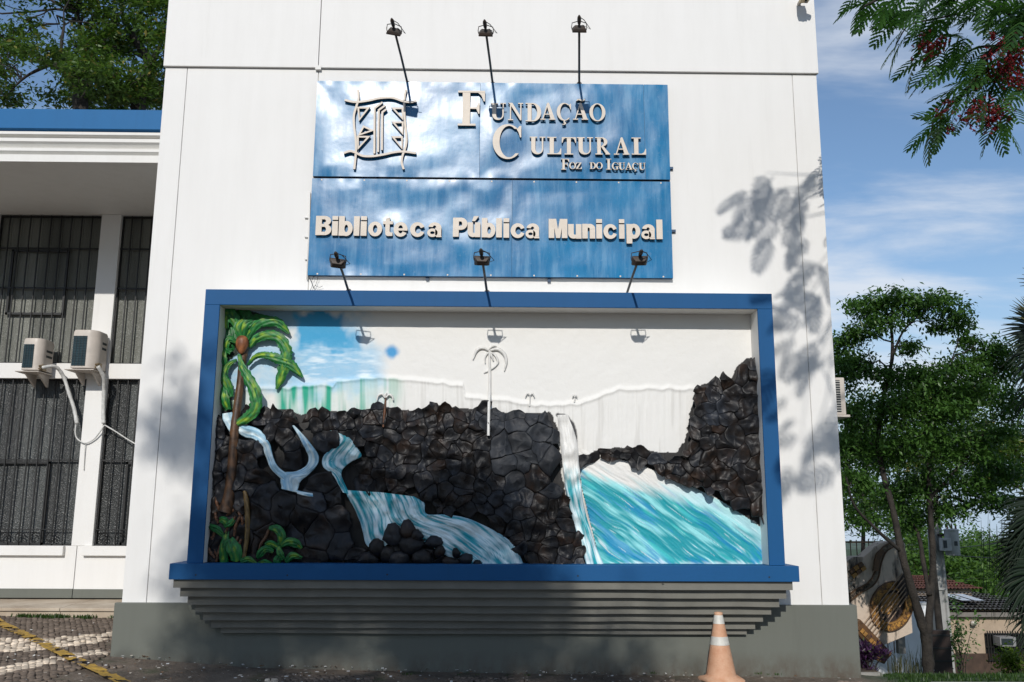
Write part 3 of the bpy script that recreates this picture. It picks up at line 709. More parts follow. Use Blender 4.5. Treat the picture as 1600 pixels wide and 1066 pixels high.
for k in range(7):
    nx = 60; xs = np.linspace(LFT[k], RGT[k], nx); zt_, zb_ = ZT[k]-.001, ZT[k+1]
    V = []; 
    for j, (yy, zz) in enumerate(((-PRJ[k], zb_), (-PRJ[k], zt_), (-.052, zt_), (-.052, zb_))):
        wob = .0025*(vnoise(xs*3+k*9+j*3, xs*0+k)-.5)*2
        V += [(x, yy+(w_*.5 if yy < -.06 else 0), zz+(w_ if zz == zb_ else 0)) for x, w_ in zip(xs, wob)]
    Fc = []
    for j in range(4):
        for i in range(nx-1): Fc.append((j*nx+i, ((j+1) % 4)*nx+i, ((j+1) % 4)*nx+i+1, j*nx+i+1))
    Fc += [(0, nx, 2*nx, 3*nx)[::-1], (nx-1, 2*nx-1, 3*nx-1, 4*nx-1)]
    q = MB(); q.add(V, Fc); q.build('slat', MAT['slat'], mural)

# painted material reading the 'paint' colours
def paint_mat(name, rough=.5, bs=60, bstr=.25, bd=.004, spec=.5, varied=0.0):
    g = NG(name); a = g.n('ShaderNodeAttribute', attribute_name='paint')
    c = a.outputs[0]
    if varied:
        oi = g.n('ShaderNodeObjectInfo'); r = g.rng(oi.outputs['Random'], 0, 1, 1-varied, 1+varied)
        hv = g.n('ShaderNodeHueSaturation'); g.l(r, hv.inputs['Value']); g.l(c, hv.inputs['Color']); c = hv.outputs[0]
    g.set(Base_Color=c, Roughness=rough); g.b.inputs['Specular IOR Level'].default_value = spec
    g.bump(g.noise(bs, 5, .65), bstr, bd); return g.m
PM_MATTE = paint_mat('mural_paint', .6, 45, .3, .004)
PM_GLOSS = paint_mat('mural_gloss_paint', .50, 34, .55, .007)
PM_WATER = paint_mat('mural_water_paint', .55, 48, .5, .005)

MX0, MX1, MZ0, MZ1 = -IX-.0, IX+.0, FZ0-.02, IT+.01
mnx, mnz = 760, 352
MXg, MZg = np.meshgrid(np.linspace(MX0, MX1, mnx), np.linspace(MZ0, MZ1, mnz))
UV = px(np.stack([MXg, np.full_like(MXg, BY), MZg], -1)); Ug, Vg = UV[..., 0], UV[..., 1]
R1 = [(338, 648), (352, 637), (385, 646), (420, 639), (450, 641), (470, 648), (500, 642), (540, 646), (578, 640), (592, 631), (625, 640), (650, 641), (680, 636), (740, 640), (757, 633), (770, 641), (800, 646), (858, 643), (866, 652), (874, 700), (878, 745), (890, 800), (905, 845), (920, 886), (700, 888), (315, 888), (325, 760)]
R2 = [(1190, 556), (1166, 560), (1152, 572), (1141, 590), (1122, 598), (1095, 602), (1085, 615), (1078, 650), (1070, 690), (1056, 708), (1030, 706), (1000, 703), (960, 700), (927, 706), (945, 715), (975, 722), (1005, 732), (1035, 747), (1060, 759), (1090, 766), (1112, 774), (1132, 788), (1150, 798), (1175, 815), (1200, 836)]
POOL = [(902, 700), (925, 706), (962, 716), (1005, 728), (1040, 743), (1085, 762), (1125, 782), (1165, 808), (1200, 832), (1202, 890), (940, 890), (925, 830), (908, 760)]
white = np.array([.74, .73, .70])
Cg = np.ones(Ug.shape+(3,))*white
n1 = fbm(Ug/30, Vg/30, 5); n2 = fbm(Ug/9+40, Vg/9, 4); nst = fbm(Ug/26+7, Vg/5+3, 4)
def blend(mask, c):
    global Cg
    Cg = Cg*(1-mask[..., None])+np.asarray(c)*mask[..., None]
def soft(u0, u1, v0, v1, s, wob=14):
    du = (n1-.5)*wob*2; dv = (fbm(Ug/25+90, Vg/25+11, 4)-.5)*wob*2
    return sstep(u0-s, u0+s, Ug+du)*(1-sstep(u1-s, u1+s, Ug+du))*sstep(v0-s, v0+s, Vg+dv)*(1-sstep(v1-s, v1+s, Vg+dv))
# painted sky
pale = srgb(150, 195, 222); cyan = srgb(0, 148, 198); deep = srgb(96, 128, 146)
blend(soft(330, 580, 512, 610, 30, 44)*(.80+.5*(nst-.5)), pale)
blend(soft(345, 470, 480, 512, 6, 4)*.9, srgb(120, 160, 185))  # blue-grey band: shade above the palm put into the sky colour
blend(soft(466, 545, 480, 546, 10, 26)*(.95), cyan)
blend(soft(545, 566, 520, 548, 6, 8)*.7, cyan)
blend(soft(456, 600, 540, 604, 14, 8)*(.30+.5*nst), srgb(112, 180, 218))
blend(np.clip(soft(470, 600, 545, 600, 18, 12)*(nst-.45)*3, 0, .8), srgb(225, 235, 240))
blend(sstep(15, 4, np.hypot(Ug-612, (Vg-550)*1.05)+(n2-.5)*5)*.95, srgb(8, 140, 200))
# upper falls: pale curtain with striations, green stripes at its left
topl = np.interp(Ug, [335, 430, 470, 500, 520, 526, 560, 592, 640, 690, 724, 727, 760, 800, 860, 905, 940, 965, 1000, 1050, 1090, 1200], [606, 604, 603, 598, 602, 594, 592, 588, 590, 596, 600, 618, 621, 625, 632, 628, 614, 606, 604, 604, 606, 606])+4*(vnoise(Ug/11, Ug*0)-.5)
cur = sstep(0, 5, Vg-topl)
strv = vnoise(Ug/5.5+3, Vg/90)+.7*vnoise(Ug/2.3+30, Vg/50)
blend(cur*np.clip((strv-1.0)*1.2, 0, .28), srgb(175, 172, 165))
teal = srgb(8, 158, 128)
gm = cur*sstep(425, 445, Ug)*(1-sstep(590, 640, Ug))*np.clip((vnoise(Ug/9+12, Vg/75+4)+.35*vnoise(Ug/3+2, Vg/40)-.52)*1.9, 0, 1)
blend(cur*sstep(425, 440, Ug)*(1-sstep(560, 620, Ug))*.30*fbm(Ug/20, Vg/60)*1.6, srgb(120, 200, 188))
blend(np.clip(gm*1.1, 0, 1), teal)
blend(cur*sstep(330, 345, Ug)*(1-sstep(405, 430, Ug))*.3, srgb(165, 200, 195))
# dark undercoat behind rocks and palm
for poly in (R1, R2): blend(inpoly(Ug+(n2-.5)*8, Vg+(n1-.5)*8, poly).astype(float), (.012, .011, .011))
palmback = [(338, 476), (372, 474), (392, 488), (420, 494), (438, 499), (424, 506), (400, 508), (392, 530), (372, 555), (352, 566), (340, 590)]
blend(inpoly(Ug+(n2-.5)*7, Vg+(n1-.5)*7, palmback).astype(float), (.004, .016, .008))
blend(inpoly(Ug+(n2-.5)*5, Vg, [(338, 590), (362, 600), (366, 640), (338, 645)]).astype(float)*.8, (.02, .09, .03))
# thin dark brush stroke beside the tall fall
def stroke(pts, w):
    P = smooth_line(pts, 8); d = np.min(np.stack([np.hypot(Ug-a, Vg-c_)-ww for (a, c_), ww in zip(P, np.interp(np.linspace(0, 1, len(P)), np.linspace(0, 1, len(w)), w))]), 0)
    return sstep(1.2, -1.2, d+(n2-.5)*3)
blend(stroke(((872, 649), (884, 655), (894, 668), (898, 682), (900, 697)), (3.5, 6, 5.5, 4, 1.5)), (.035, .036, .04))
Hg = -.012*cur*(.55+.5*(strv/1.7))-.004*(n1-.5)-.0025*(n2-.5)
Hg -= .012*np.exp(-((Vg-topl-2)/3.5)**2)
Hg -= .02*inpoly(Ug+(n2-.5)*6, Vg+(n1-.5)*6, palmback)*fbm(Ug/6, Vg/12, 3)
np_mesh('backing_panel', np.stack([MXg, BY+Hg, MZg], -1).reshape(-1, 3), grid_faces(mnz, mnx), PM_MATTE, mural, True, Cg.reshape(-1, 3))

def ridged(x, y, o=3):
    r = 0; a = .55; t = 0
    for i in range(o):
        r = r+a*(1-np.abs(2*vnoise(x*2**i+31.7*i+3, y*2**i+12.1*i+7)-1)); t += a; a *= .5
    return r/t
def relief(u, v):
    """height of the modelled rock face, metres, continuous from stone to stone"""
    w1 = 10*(fbm(u/45+5, v/45+60, 3)-.5); w2 = 10*(fbm(u/45+90, v/45+20, 3)-.5)
    return .030+.060*fbm(u/48+8, v/40+2, 2)+.065*ridged((u+w1)/30, (v+w2)/36, 2)**1.6+.046*ridged((u+w2)/15, (v+w1)/19, 2)**1.5
# water: relief sheets over the backing
def center_coords(U_, V_, left, right, n=60):
    """along / across coordinates of a stream given by its two banks (equal counts)"""
    L = smooth_line(left, 8); Rr = smooth_line(right, 8); C = (L+Rr)/2; W = np.linalg.norm(L-Rr, axis=1)/2
    s = np.concatenate([[0], np.cumsum(np.linalg.norm(np.diff(C, axis=0), axis=1))])
    return L, Rr, s
def stream(left, right, cfun, y=BY-.034, hump=.016, name='stream', na=9):
    L, Rr, s = center_coords(None, None, left, right); n = len(L); k = na*4
    t = np.linspace(0, 1, k)[None, :, None]
    Q = L[:, None]*(1-t)+Rr[:, None]*t                      # n,k,2
    S = np.repeat(s[:, None], k, 1); T = np.repeat(np.linspace(0, 1, k)[None], n, 0)
    Wd = np.linalg.norm(L-Rr, axis=1)[:, None]
    X = T*Wd
    gro = vnoise(X/3.2+5+s[0], S/60)+.6*vnoise(X/1.5+9, S/30)
    edge = np.clip(np.minimum(T, 1-T)*4, 0, 1)
    h = hump*np.sqrt(edge)*(.6+.4*gro/1.3)
    P = np.array([at(a, c_, y) for a, c_ in Q.reshape(-1, 2)]).reshape(n, k, 3); P[..., 1] -= h+.80*relief(Q[..., 0], Q[..., 1])
    c_ = cfun(S/s[-1], T, X, S, gro)
    return np_mesh(name, P.reshape(-1, 3), grid_faces(n, k)[:, ::-1], PM_WATER, mural, True, c_.reshape(-1, 3))
def lerp(a, b, t): return np.asarray(a)*(1-t[..., None])+np.asarray(b)*t[..., None]
wht = srgb(222, 240, 244); tq = srgb(2, 152, 168); ltq = srgb(110, 200, 212); bl = srgb(30, 150, 195)
def c_stream(teal_k=.5, tint=bl):
    def fn(sr, T, X, S, gro):
        a = vnoise(X/4.2+21, S/34)*.45+vnoise(X/1.8+3, S/20)*.35+vnoise(X/.9+13, S/12)*.2
        wd = np.clip(X.max(1, keepdims=True)/16, .25, 1)
        c = lerp(wht, tint, np.clip((a-.38)*3.4, 0, 1)*teal_k)
        e = np.clip(1-np.minimum(T, 1-T)*(5+5*wd)-.5*(vnoise(S/7, T*3)-.3), 0, 1)
        c = c*(1-e[..., None]*.6)+np.asarray(srgb(30, 130, 160))*(e[..., None]*.6)
        return c
    return fn
stream(((351, 648), (353, 657), (358, 668), (364, 678)), ((368, 646), (370, 655), (371, 664), (374, 674)), c_stream(.4))
stream(((374, 676), (386, 684), (399, 687), (413, 697), (419, 714), (428, 734), (446, 752)), ((376, 664), (394, 667), (411, 674), (425, 692), (430, 711), (440, 731), (458, 744)), c_stream(.6))
stream(((460, 667), (472, 688), (481, 705), (485, 716), (482, 727), (466, 737), (443, 741), (444, 764)), ((463, 666), (478, 682), (493, 699), (501, 714), (498, 728), (486, 742), (474, 752), (468, 770)), c_stream(.6))
stream(((466, 766), (480, 769), (492, 771)), ((470, 773), (482, 776), (493, 777)), c_stream(.9, srgb(40, 140, 185)))
stream(((518, 674), (530, 690), (518, 703), (507, 716), (508, 730), (522, 742), (530, 755), (538, 770)), ((526, 675), (547, 684), (560, 700), (567, 714), (548, 724), (536, 738), (540, 755), (549, 772)), c_stream(1.0, tq))
stream(((541, 766), (552, 788), (566, 820), (574, 850), (592, 862)), ((600, 770), (606, 784), (612, 800), (616, 818), (618, 842)), c_stream(1.0, tq), BY-.030, .03)
stream(((592, 769), (598, 790), (606, 812), (622, 828), (668, 850), (706, 872), (744, 892)), ((648, 776), (664, 786), (668, 803), (702, 804), (742, 814), (798, 846), (822, 890)), c_stream(1.0, tq), BY-.030, .03, na=14)
def c_fall(sr, T, X, S, gro):
    c = c_stream(1.0, srgb(24, 160, 172))(sr, T, X, S, gro); k = 1-sstep(.30, .48, sr+(vnoise(X/3, S/8)-.5)*.1)
    w = lerp(white, (.60, .59, .56), np.clip((gro-.9)*.8, 0, .5)); return c*(1-k[..., None])+w*k[..., None]
stream(((870, 650), (874, 690), (878, 730), (883, 765), (891, 800), (903, 842), (918, 892)), ((886, 650), (900, 690), (904, 730), (907, 765), (914, 802), (926, 842), (946, 892)), c_fall, BY-.015, .03, 'tall_fall')
# the big pool at the right
st = 1.25
pu, pv = np.meshgrid(np.arange(898, 1206, st), np.arange(696, 892, st))
P = np.array([at(a, c_, BY-.012) for a, c_ in zip(pu.ravel(), pv.ravel())]).reshape(pu.shape+(3,))
ang = np.radians(33+14*sstep(1100, 920, pu)+6*sstep(760, 880, pv)); 
uu = (pu-900)*math.cos(.60)+(pv-700)*math.sin(.60); vv = -(pu-900)*math.sin(.60)+(pv-700)*math.cos(.60)
vv = vv+uu*uu/2300*-.25; vv = vv+7*(vnoise(uu/34, vv/30)-.5)
a1 = vnoise(uu/85+3, vv/12+1); a2 = vnoise(uu/48+9, vv/5.0+4); a3 = vnoise(uu/26, vv/2.4)
a4 = vnoise(uu/15, vv/1.25); pc = lerp(srgb(4, 148, 160), srgb(140, 216, 220), np.clip(((a1*.36+a2*.32+a3*.20+a4*.12)-.46)*6.0, 0, 1))
pc = lerp(pc, np.asarray(srgb(4, 128, 192)), np.clip((vnoise(uu/70+40, vv/9+8)+.4*(a4-.5)-.60)*4, 0, .6)); pc = lerp(pc, np.asarray(srgb(235, 244, 246)), np.clip((vnoise(uu/30+11, vv/1.9+40)-.84)*6, 0, .6))
pc = lerp(pc, np.asarray(srgb(60, 196, 190)), np.clip((vnoise(uu/50+70, vv/9+20)-.66)*4, 0, .6))
topd = pv-np.interp(pu, [x for x, _ in POOL[:9]], [y_ for _, y_ in POOL[:9]])
wk = 1-sstep(12, 34, topd+(a2-.5)*26-(1-sstep(980, 1110, pu))*16)
wk = wk*(1-.45*sstep(1050, 1130, pu))
pc = lerp(pc, lerp(white, np.asarray(srgb(205, 235, 242)), sstep(1010, 1090, pu)), np.clip(wk, 0, 1))
bm_ = np.clip(sstep(876, 884, pv+(a3-.5)*10), 0, 1)*.7; pc = lerp(pc, wht, bm_)
hh = .010*a1+.008*a2+.004*a3+.01*sstep(0, 8, topd)
hh = hh+.006*a4; P[..., 1] -= hh
keep = inpoly(pu, pv, POOL); idx = np.arange(pu.size).reshape(pu.shape)
fq = grid_faces(*pu.shape); ku = keep.ravel(); fq = fq[ku[fq].sum(1) >= 3]
np_mesh('pool_water', P.reshape(-1, 3), fq, PM_WATER, mural, True, pc.reshape(-1, 3))

# ------------------------------------------------------------------ rocks: every stone its own part
WATER = []
def bank(l, r): WATER.append(list(l)+list(r)[::-1])
bank(((352, 640), (362, 672), (380, 684), (398, 687), (414, 696), (420, 718), (431, 738), (446, 750)), ((370, 638), (384, 666), (400, 668), (412, 677), (427, 693), (434, 715), (446, 735), (460, 746)))
bank(((460, 668), (480, 706), (483, 718), (476, 730), (446, 740), (444, 764)), ((464, 668), (482, 682), (495, 699), (502, 715), (499, 730), (478, 746), (467, 766)))
bank(((520, 676), (530, 690), (508, 714), (508, 730), (530, 755), (540, 768)), ((526, 677), (545, 684), (565, 714), (546, 722), (536, 738), (547, 770)))
bank(((543, 768), (555, 792), (573, 848), (592, 850), (604, 826), (640, 816), (664, 835), (706, 868), (740, 885)), ((600, 770), (645, 776), (662, 788), (667, 804), (702, 806), (742, 816), (796, 848), (818, 885)))
def clip_half(poly, p, q):
    """keep the part of poly nearer to p than q"""
    mxx, my = (p[0]+q[0])/2, (p[1]+q[1])/2; dx, dy = q[0]-p[0], q[1]-p[1]; o = []
    f = [(a-mxx)*dx+(b_-my)*dy for a, b_ in poly]
    for i in range(len(poly)):
        j = (i+1) % len(poly)
        if f[i] <= 0: o.append(poly[i])
        if (f[i] < 0) != (f[j] < 0) and f[i] != f[j]:
            t = f[i]/(f[i]-f[j]); o.append((poly[i][0]+t*(poly[j][0]-poly[i][0]), poly[i][1]+t*(poly[j][1]-poly[i][1])))
    return o
def in_any(p, polys): return any(bool(inpoly(np.array([p[0]]), np.array([p[1]]), q)[0]) for q in polys)
def resample(poly, step):
    o = []
    for i in range(len(poly)):
        a, c_ = np.array(poly[i], float), np.array(poly[(i+1) % len(poly)], float); n = max(1, int(np.linalg.norm(c_-a)/step))
        o += [a+(c_-a)*k/n for k in range(n)]
    return o
def sz_f(r):
    return r.choice((.5, .62, .8, 1.0, 1.2, 1.6))
def poisson(poly, rfun, seed):
    r = random.Random(seed); xs = [p[0] for p in poly]; ys = [p[1] for p in poly]; pts = []
    for _ in range(9000):
        p = (r.uniform(min(xs), max(xs)), r.uniform(min(ys), max(ys))); d = rfun(*p)*sz_f(r)
        if any((p[0]-q[0])**2*.8+(p[1]-q[1])**2*1.25 < (d*.5+q[2]*.5)**2 for q in pts): continue
        if in_any(p, [poly]): pts.append((p[0], p[1], d))
    return pts
def rock_mat(name, dark, brown, bluish, rough):
    g = NG(name); oi = g.n('ShaderNodeObjectInfo'); r = oi.outputs['Random']
    a = g.noise(7, 4, .6); b_ = g.noise(26, 5, .7)
    c = g.mix(g.rng(a, .45, .68, 0, .9), dark, brown)
    k = g.n('ShaderNodeMath', operation='MULTIPLY'); g.l(g.rng(r, .35, 1, 0, .9), k.inputs[0]); g.l(g.rng(g.noise(5, 3, .5), .4, .6, 0, 1), k.inputs[1])
    c = g.mix(k.outputs[0], c, bluish)
    c = g.mix(g.rng(b_, .58, .75, 0, .35), c, tuple(q*2.2 for q in dark))
    hv = g.n('ShaderNodeHueSaturation'); g.l(g.rng(r, 0, 1, .85, 1.2), hv.inputs['Value']); g.l(c, hv.inputs['Color'])
    g.set(Base_Color=hv.outputs[0], Roughness=g.rng(b_, .3, .7, rough-.08, rough+.12)); g.b.inputs['Specular IOR Level'].default_value = .28
    rn = g.n('ShaderNodeTexNoise', noise_type='RIDGED_MULTIFRACTAL'); rn.inputs['Scale'].default_value = 5.5; rn.inputs['Detail'].default_value = 4; rn.inputs['Roughness'].default_value = .5; rn.inputs['Distortion'].default_value = .8
    mpn = g.n('ShaderNodeMapping'); mpn.inputs['Scale'].default_value = (1.15, 1.0, .85); g.l(g.co(), mpn.inputs[0]); g.l(mpn.outputs[0], rn.inputs[0])
    p = g.bump(rn.outputs[0], .8, .030); p = g.bump(g.noise(22, 4, .6), .35, .008, p); g.bump(g.noise(80, 4, .7), .3, .003, p); return g.m
ROCK = rock_mat('black_rock_paint', (.0095, .0098, .0115), (.020, .0145, .0115), (.022, .026, .034), .46)
ROCK_GREY = rock_mat('slate_rock_paint', (.020, .023, .028), (.020, .020, .023), (.030, .034, .042), .58)
ROCK_BROWN = rock_mat('brown_rock_paint', (.011, .0098, .0095), (.036, .021, .014), (.020, .022, .027), .44)
GREYZONE = [(745, 640), (866, 645), (880, 780), (800, 770), (770, 720)]
def stone(poly, mat, hgt, seed, y0=BY, slack=.985, tiltk=1.0, warp=True, fade=1.0):
    r = random.Random(seed); c = np.mean(poly, 0)
    per = resample(poly, max(3.4, sum(np.linalg.norm(np.array(poly[i])-np.array(poly[i-1])) for i in range(len(poly)))/22))
    n = len(per); size = math.sqrt(abs(sum(a[0]*b_[1]-b_[0]*a[1] for a, b_ in zip(poly, poly[1:]+poly[:1])))/2)
    ta = r.uniform(0, 2*math.pi); tk = r.uniform(.25, .95)*tiltk; off = np.array([r.uniform(-.22, .22), r.uniform(-.22, .22)])*size
    V = []; jit = [r.uniform(-.07, .07) for _ in range(n)]
    facet = [r.uniform(.86, 1.12) for _ in range(n)]
    ringsd = ((1.014, .86), (.985, .97), (.94, 1.0), (.80, 1.0), (.56, 1.0), (.28, 1.0))
    def hgt_at(q):
        rel = ((q-c)@np.array([math.cos(ta), math.sin(ta)]))/max(size, 1)
        if warp: return hgt*.22+float(relief(q[0], q[1]))*fade+.015*tk*rel*2
        return hgt*(1+.8*tk*rel)+.02*float(ridged(q[0]/11+seed, q[1]/11, 2))
    for sc_, hk in ringsd:
        for i, p in enumerate(per):
            q = c+(np.array(p)-c)*sc_
            q = q+np.array([20*(fbm(q[0]/26+50, q[1]/26+5, 2)-.5)+3*(vnoise(q[0]/7, q[1]/7+3)-.5), 20*(fbm(q[0]/26+9, q[1]/26+80, 2)-.5)+3*(vnoise(q[0]/7+40, q[1]/7)-.5)])*(1 if warp else .3)
            h = max(.004, hgt_at(q))*hk
            if not warp: h = h*math.sqrt(max(0.0, 1-.75*sc_**2.5)) if hk else 0
            V.append(at(q[0], q[1], y0)+np.array([0, -h, 0]))
    q = c; V.append(at(q[0], q[1], y0)+np.array([0, -max(.004, hgt_at(q)), 0]))
    A = sum(a[0]*b_[1]-b_[0]*a[1] for a, b_ in zip(per, per[1:]+per[:1]))
    Fc = [(k*n+i, k*n+(i+1) % n, (k+1)*n+(i+1) % n, (k+1)*n+i) for k in range(5) for i in range(n)]+[(5*n+i, 5*n+(i+1) % n, 6*n) for i in range(n)]
    if A < 0: Fc = [f[::-1] for f in Fc]
    Fc = [f[::-1] for f in Fc]
    m = MB(); m.add(V, Fc); me = D.meshes.new('rock'); me.from_pydata(m.v, [], m.f); me.update()
    o = link('rock', me, mat, mural, True)
    me.set_sharp_from_angle(angle=math.radians(62))
    return o
nrock = 0
def rock_field(poly, rfun, seed, hfun, matfun, skip):
    global nrock
    S = poisson(poly, rfun, seed); r = random.Random(seed+1)
    sites = [(a, c_) for a, c_, _ in S]
    edge = resample(poly, 11); cen = np.mean(poly, 0); dummies = []
    n = len(edge)
    for i in range(n):
        t = edge[(i+1) % n]-edge[i-1]; t /= np.linalg.norm(t); nn = np.array([t[1], -t[0]])
        if in_any(edge[i]+nn*3, [poly]): nn = -nn
        dummies.append(tuple(edge[i]+nn*r.uniform(6, 9)))
    allp = sites+dummies; A = np.array(allp)
    for i, p in enumerate(sites):
        if in_any(p, skip) or any(in_any((p[0]+a_, p[1]+b_), skip) for a_, b_ in ((6, 0), (-6, 0), (0, 6), (0, -6), (4, 4), (-4, 4), (4, -4), (-4, -4))): continue
        d = np.hypot(A[:, 0]-p[0], A[:, 1]-p[1]); o = np.argsort(d)[1:26]
        cell = [(p[0]-40, p[1]-40), (p[0]+40, p[1]-40), (p[0]+40, p[1]+40), (p[0]-40, p[1]+40)]
        for j in o: cell = clip_half(cell, p, allp[j])
        if len(cell) < 3: continue
        cen_ = np.mean(cell, 0)
        cell = [tuple(np.minimum(np.maximum(q, [300, 500]), [1215, 885])) for q in cell]
        stone(cell, matfun(*p, r), hfun(*p, r), seed*1000+i, fade=float(np.interp(p[0], [925, 1050], [.45, 1])) if seed == 8 else 1.0); nrock += 1
rock_field(R1, lambda u, v: 21+20*sstep(680, 760, v)*(u < 560)+7*(u > 760)*(v < 780)-5*sstep(800, 870, v)*(u > 820)+6*vnoise(u/40, v/40)-7*(v < 662), 5,
           lambda u, v, r: r.uniform(.035, .085)*(0.75 if inpoly(np.array([u]), np.array([v]), GREYZONE)[0] else 1.0)*(.7 if v < 665 else 1)+.02,
           lambda u, v, r: ROCK_GREY if inpoly(np.array([u]), np.array([v]), GREYZONE)[0] and r.random() < .85 else (ROCK_BROWN if r.random() < (.45 if v > 790 else .22) else ROCK), WATER)
rock_field(R2, lambda u, v: 18+9*sstep(1040, 1140, u)+4*vnoise(u/30, v/30)-7*(u < 1020), 8, lambda u, v, r: r.uniform(.035, .08)*np.interp(u, [930, 1060], [.45, 1])+.015, lambda u, v, r: ROCK_BROWN if r.random() < .5 else ROCK, [])
# boulders in front of the lower stream
for k, (u, v, rx, ry) in enumerate(((615, 836, 16, 20), (638, 826, 12, 15), (642, 852, 20, 16), (605, 866, 14, 13), (625, 874, 18, 13), (660, 872, 16, 14), (679, 848, 15, 11), (688, 862, 10, 9), (714, 864, 7, 7), (705, 877, 14, 8), (728, 873, 11, 9), (590, 856, 13, 14), (745, 880, 9, 6), (576, 874, 16, 12), (652, 838, 10, 12))):
    poly = [(u+rx*math.cos(a)*(1+.12*math.sin(3*a+k)), v+ry*math.sin(a)*(1+.1*math.cos(2*a+k*2))) for a in np.linspace(0, 2*math.pi, 9, endpoint=False)]
    poly = [(a, min(c_, 884)) for a, c_ in poly]
    stone(poly, (ROCK, ROCK_BROWN)[k % 2], .055+.01*(k % 3), 70+k, BY-.135, .97, .5, False); nrock += 1

# ------------------------------------------------------------------ palm, small palms and leaves in the relief
def leaf_cols(T, S, X, seed, lite=1.0):
    a = vnoise(S/4+X*3+seed, X*9+seed*3)*.5+vnoise(S/1.8+seed, X*16)*.5
    g0, g1, y1 = np.array([.004, .040, .012]), np.array([.016, .20, .040]), np.array([.30, .46, .02])
    c = lerp(g0, g1, np.clip(a*1.7-.2, 0, 1)); k = np.clip((vnoise(S/7+seed*5, X*3+seed)-.45)*2.2, 0, 1)*np.clip(1.1-abs(T-.42)*3, 0, 1)*lite
    return lerp(c, y1, k)
def leaf(name, pts, hw, parent, seed, y=BY-.05, arch=.045, thick=.020, curl=.4, frill=1.0, lite=1.0):
    C = smooth_line(pts, 7); n = len(C); T = np.gradient(C, axis=0); T /= np.linalg.norm(T, axis=1)[:, None]; N = np.stack([-T[:, 1], T[:, 0]], -1)
    s = np.concatenate([[0], np.cumsum(np.linalg.norm(np.diff(C, axis=0), axis=1))]); w = np.interp(s/s[-1], np.linspace(0, 1, len(hw)), hw)
    k = 11; tt = np.linspace(-1, 1, k); V = []; Cc = []
    for i in range(n):
        for j, t in enumerate(tt):
            fr = 1+frill*.10*math.sin(s[i]*1.5+seed)*(abs(t) > .9)+frill*.20*(random.Random(seed*97+i*13+j).random()-.5)*(abs(t) > .7)
            q = C[i]+N[i]*w[i]*t*fr+T[i]*abs(t)*w[i]*.3
            h = thick*(1-abs(t)**2.2)+.007*math.cos(t*9+s[i]*.15)-(.012 if abs(t) < .12 else 0)*curl
            h += arch*math.sin(math.pi*min(1, s[i]/s[-1]*1.05))
            V.append(at(q[0], q[1], y)+np.array([0, -h, 0])); Cc.append((t*.5+.5, s[i], t*w[i]/10+seed))
    Cc = np.array(Cc); col = leaf_cols(Cc[:, 0], Cc[:, 1], Cc[:, 2], seed*1.7, lite)
    fq = grid_faces(n, k); V = np.array(V)
    o = np_mesh(name, V, fq, PM_GLOSS, parent, True, col)
    return o
def bark_tube(name, pts, rad, parent, y, c0, c1, lift=.0, n=12, follow=None):
    C = smooth_line(pts, 6); m = len(C); r = np.interp(np.linspace(0, 1, m), np.linspace(0, 1, len(rad)), rad)
    V = []; col = []
    for i in range(m):
        T = (C[min(i+1, m-1)]-C[max(i-1, 0)]); T = T/np.linalg.norm(T); N = np.array([-T[1], T[0]])
        for k in range(n):
            a = 2*math.pi*k/n; rr = r[i]*(1+.10*(vnoise(i*.9, k*1.3)-.5)); q = C[i]+N*rr*math.cos(a)
            V.append(at(q[0], q[1], y)+np.array([0, -(lift+rr*math.sin(a)/F*8.7*1.1)-(float(np.interp(q[1], follow[0], follow[1])) if follow else 0), 0])); col.append(vnoise(k*1.1+i*.05, i*.55)*.6+vnoise(k*2.3, i*1.9)*.4)
    col = lerp(c0, c1, np.clip((np.array(col)-.3)*2.2, 0, 1))
    f = np.array([(i*n+k, i*n+(k+1) % n, (i+1)*n+(k+1) % n, (i+1)*n+k) for i in range(m-1) for k in range(n)])
    return np_mesh(name, np.array(V), f, PM_GLOSS, parent, True, col)
br0, br1 = (.022, .012, .006), (.16, .075, .03)
trunk = bark_tube('palm_trunk', ((383, 545), (378, 575), (374.5, 620), (371.5, 660), (369, 700), (366, 740), (362, 775), (356, 800)), (5.5, 6, 6.5, 7.0, 7.2, 8.5, 11), mural, BY-.05, br0, br1, follow=((600, 665), (0, .085)))
fr_ = [(((386, 531), (401, 510), (419, 503.5), (436.5, 505.5), (452, 522)), (4, 7, 8, 7, 2)),
 (((389, 543), (401, 530), (419, 525), (436.5, 529), (447, 545), (448, 563), (441, 584), (432, 608)), (4, 7, 8, 9, 9.5, 9, 7.5, 2)),
 (((387, 571), (399, 559), (413, 555.5), (428.6, 559), (444, 565), (457, 572), (473, 590)), (2, 4, 6, 8, 8, 7, 1.5)),
 (((373, 554), (379, 573), (389, 591), (399, 612), (401, 633), (391, 650), (366, 664)), (3, 6, 9, 10, 10, 8, 4)),
 (((371, 562), (357.6, 571), (351, 587), (356, 602), (362, 620)), (2.5, 5, 7, 8, 3)),
 (((374, 520), (365.5, 497), (354, 487), (350, 512)), (5, 9, 10, 7)),
 (((379, 527), (385, 509), (398, 501)), (6, 7, 4)), (((377, 530), (374, 512), (384, 498)), (5, 7, 4)),
 (((371, 536), (359.6, 531), (353.7, 543), (361, 551)), (3, 6, 6, 4)), (((350, 604), (352, 622), (357, 640)), (6, 8, 4)), (((347, 545), (350, 562), (352, 575)), (7, 7, 4))]
for k, (p, w) in enumerate(fr_):
    leaf('palm_frond', p, w, mural, k+1, (BY-.045 if k != 3 else BY-.135)-.005*(k % 4), .035 if k < 4 else .03)
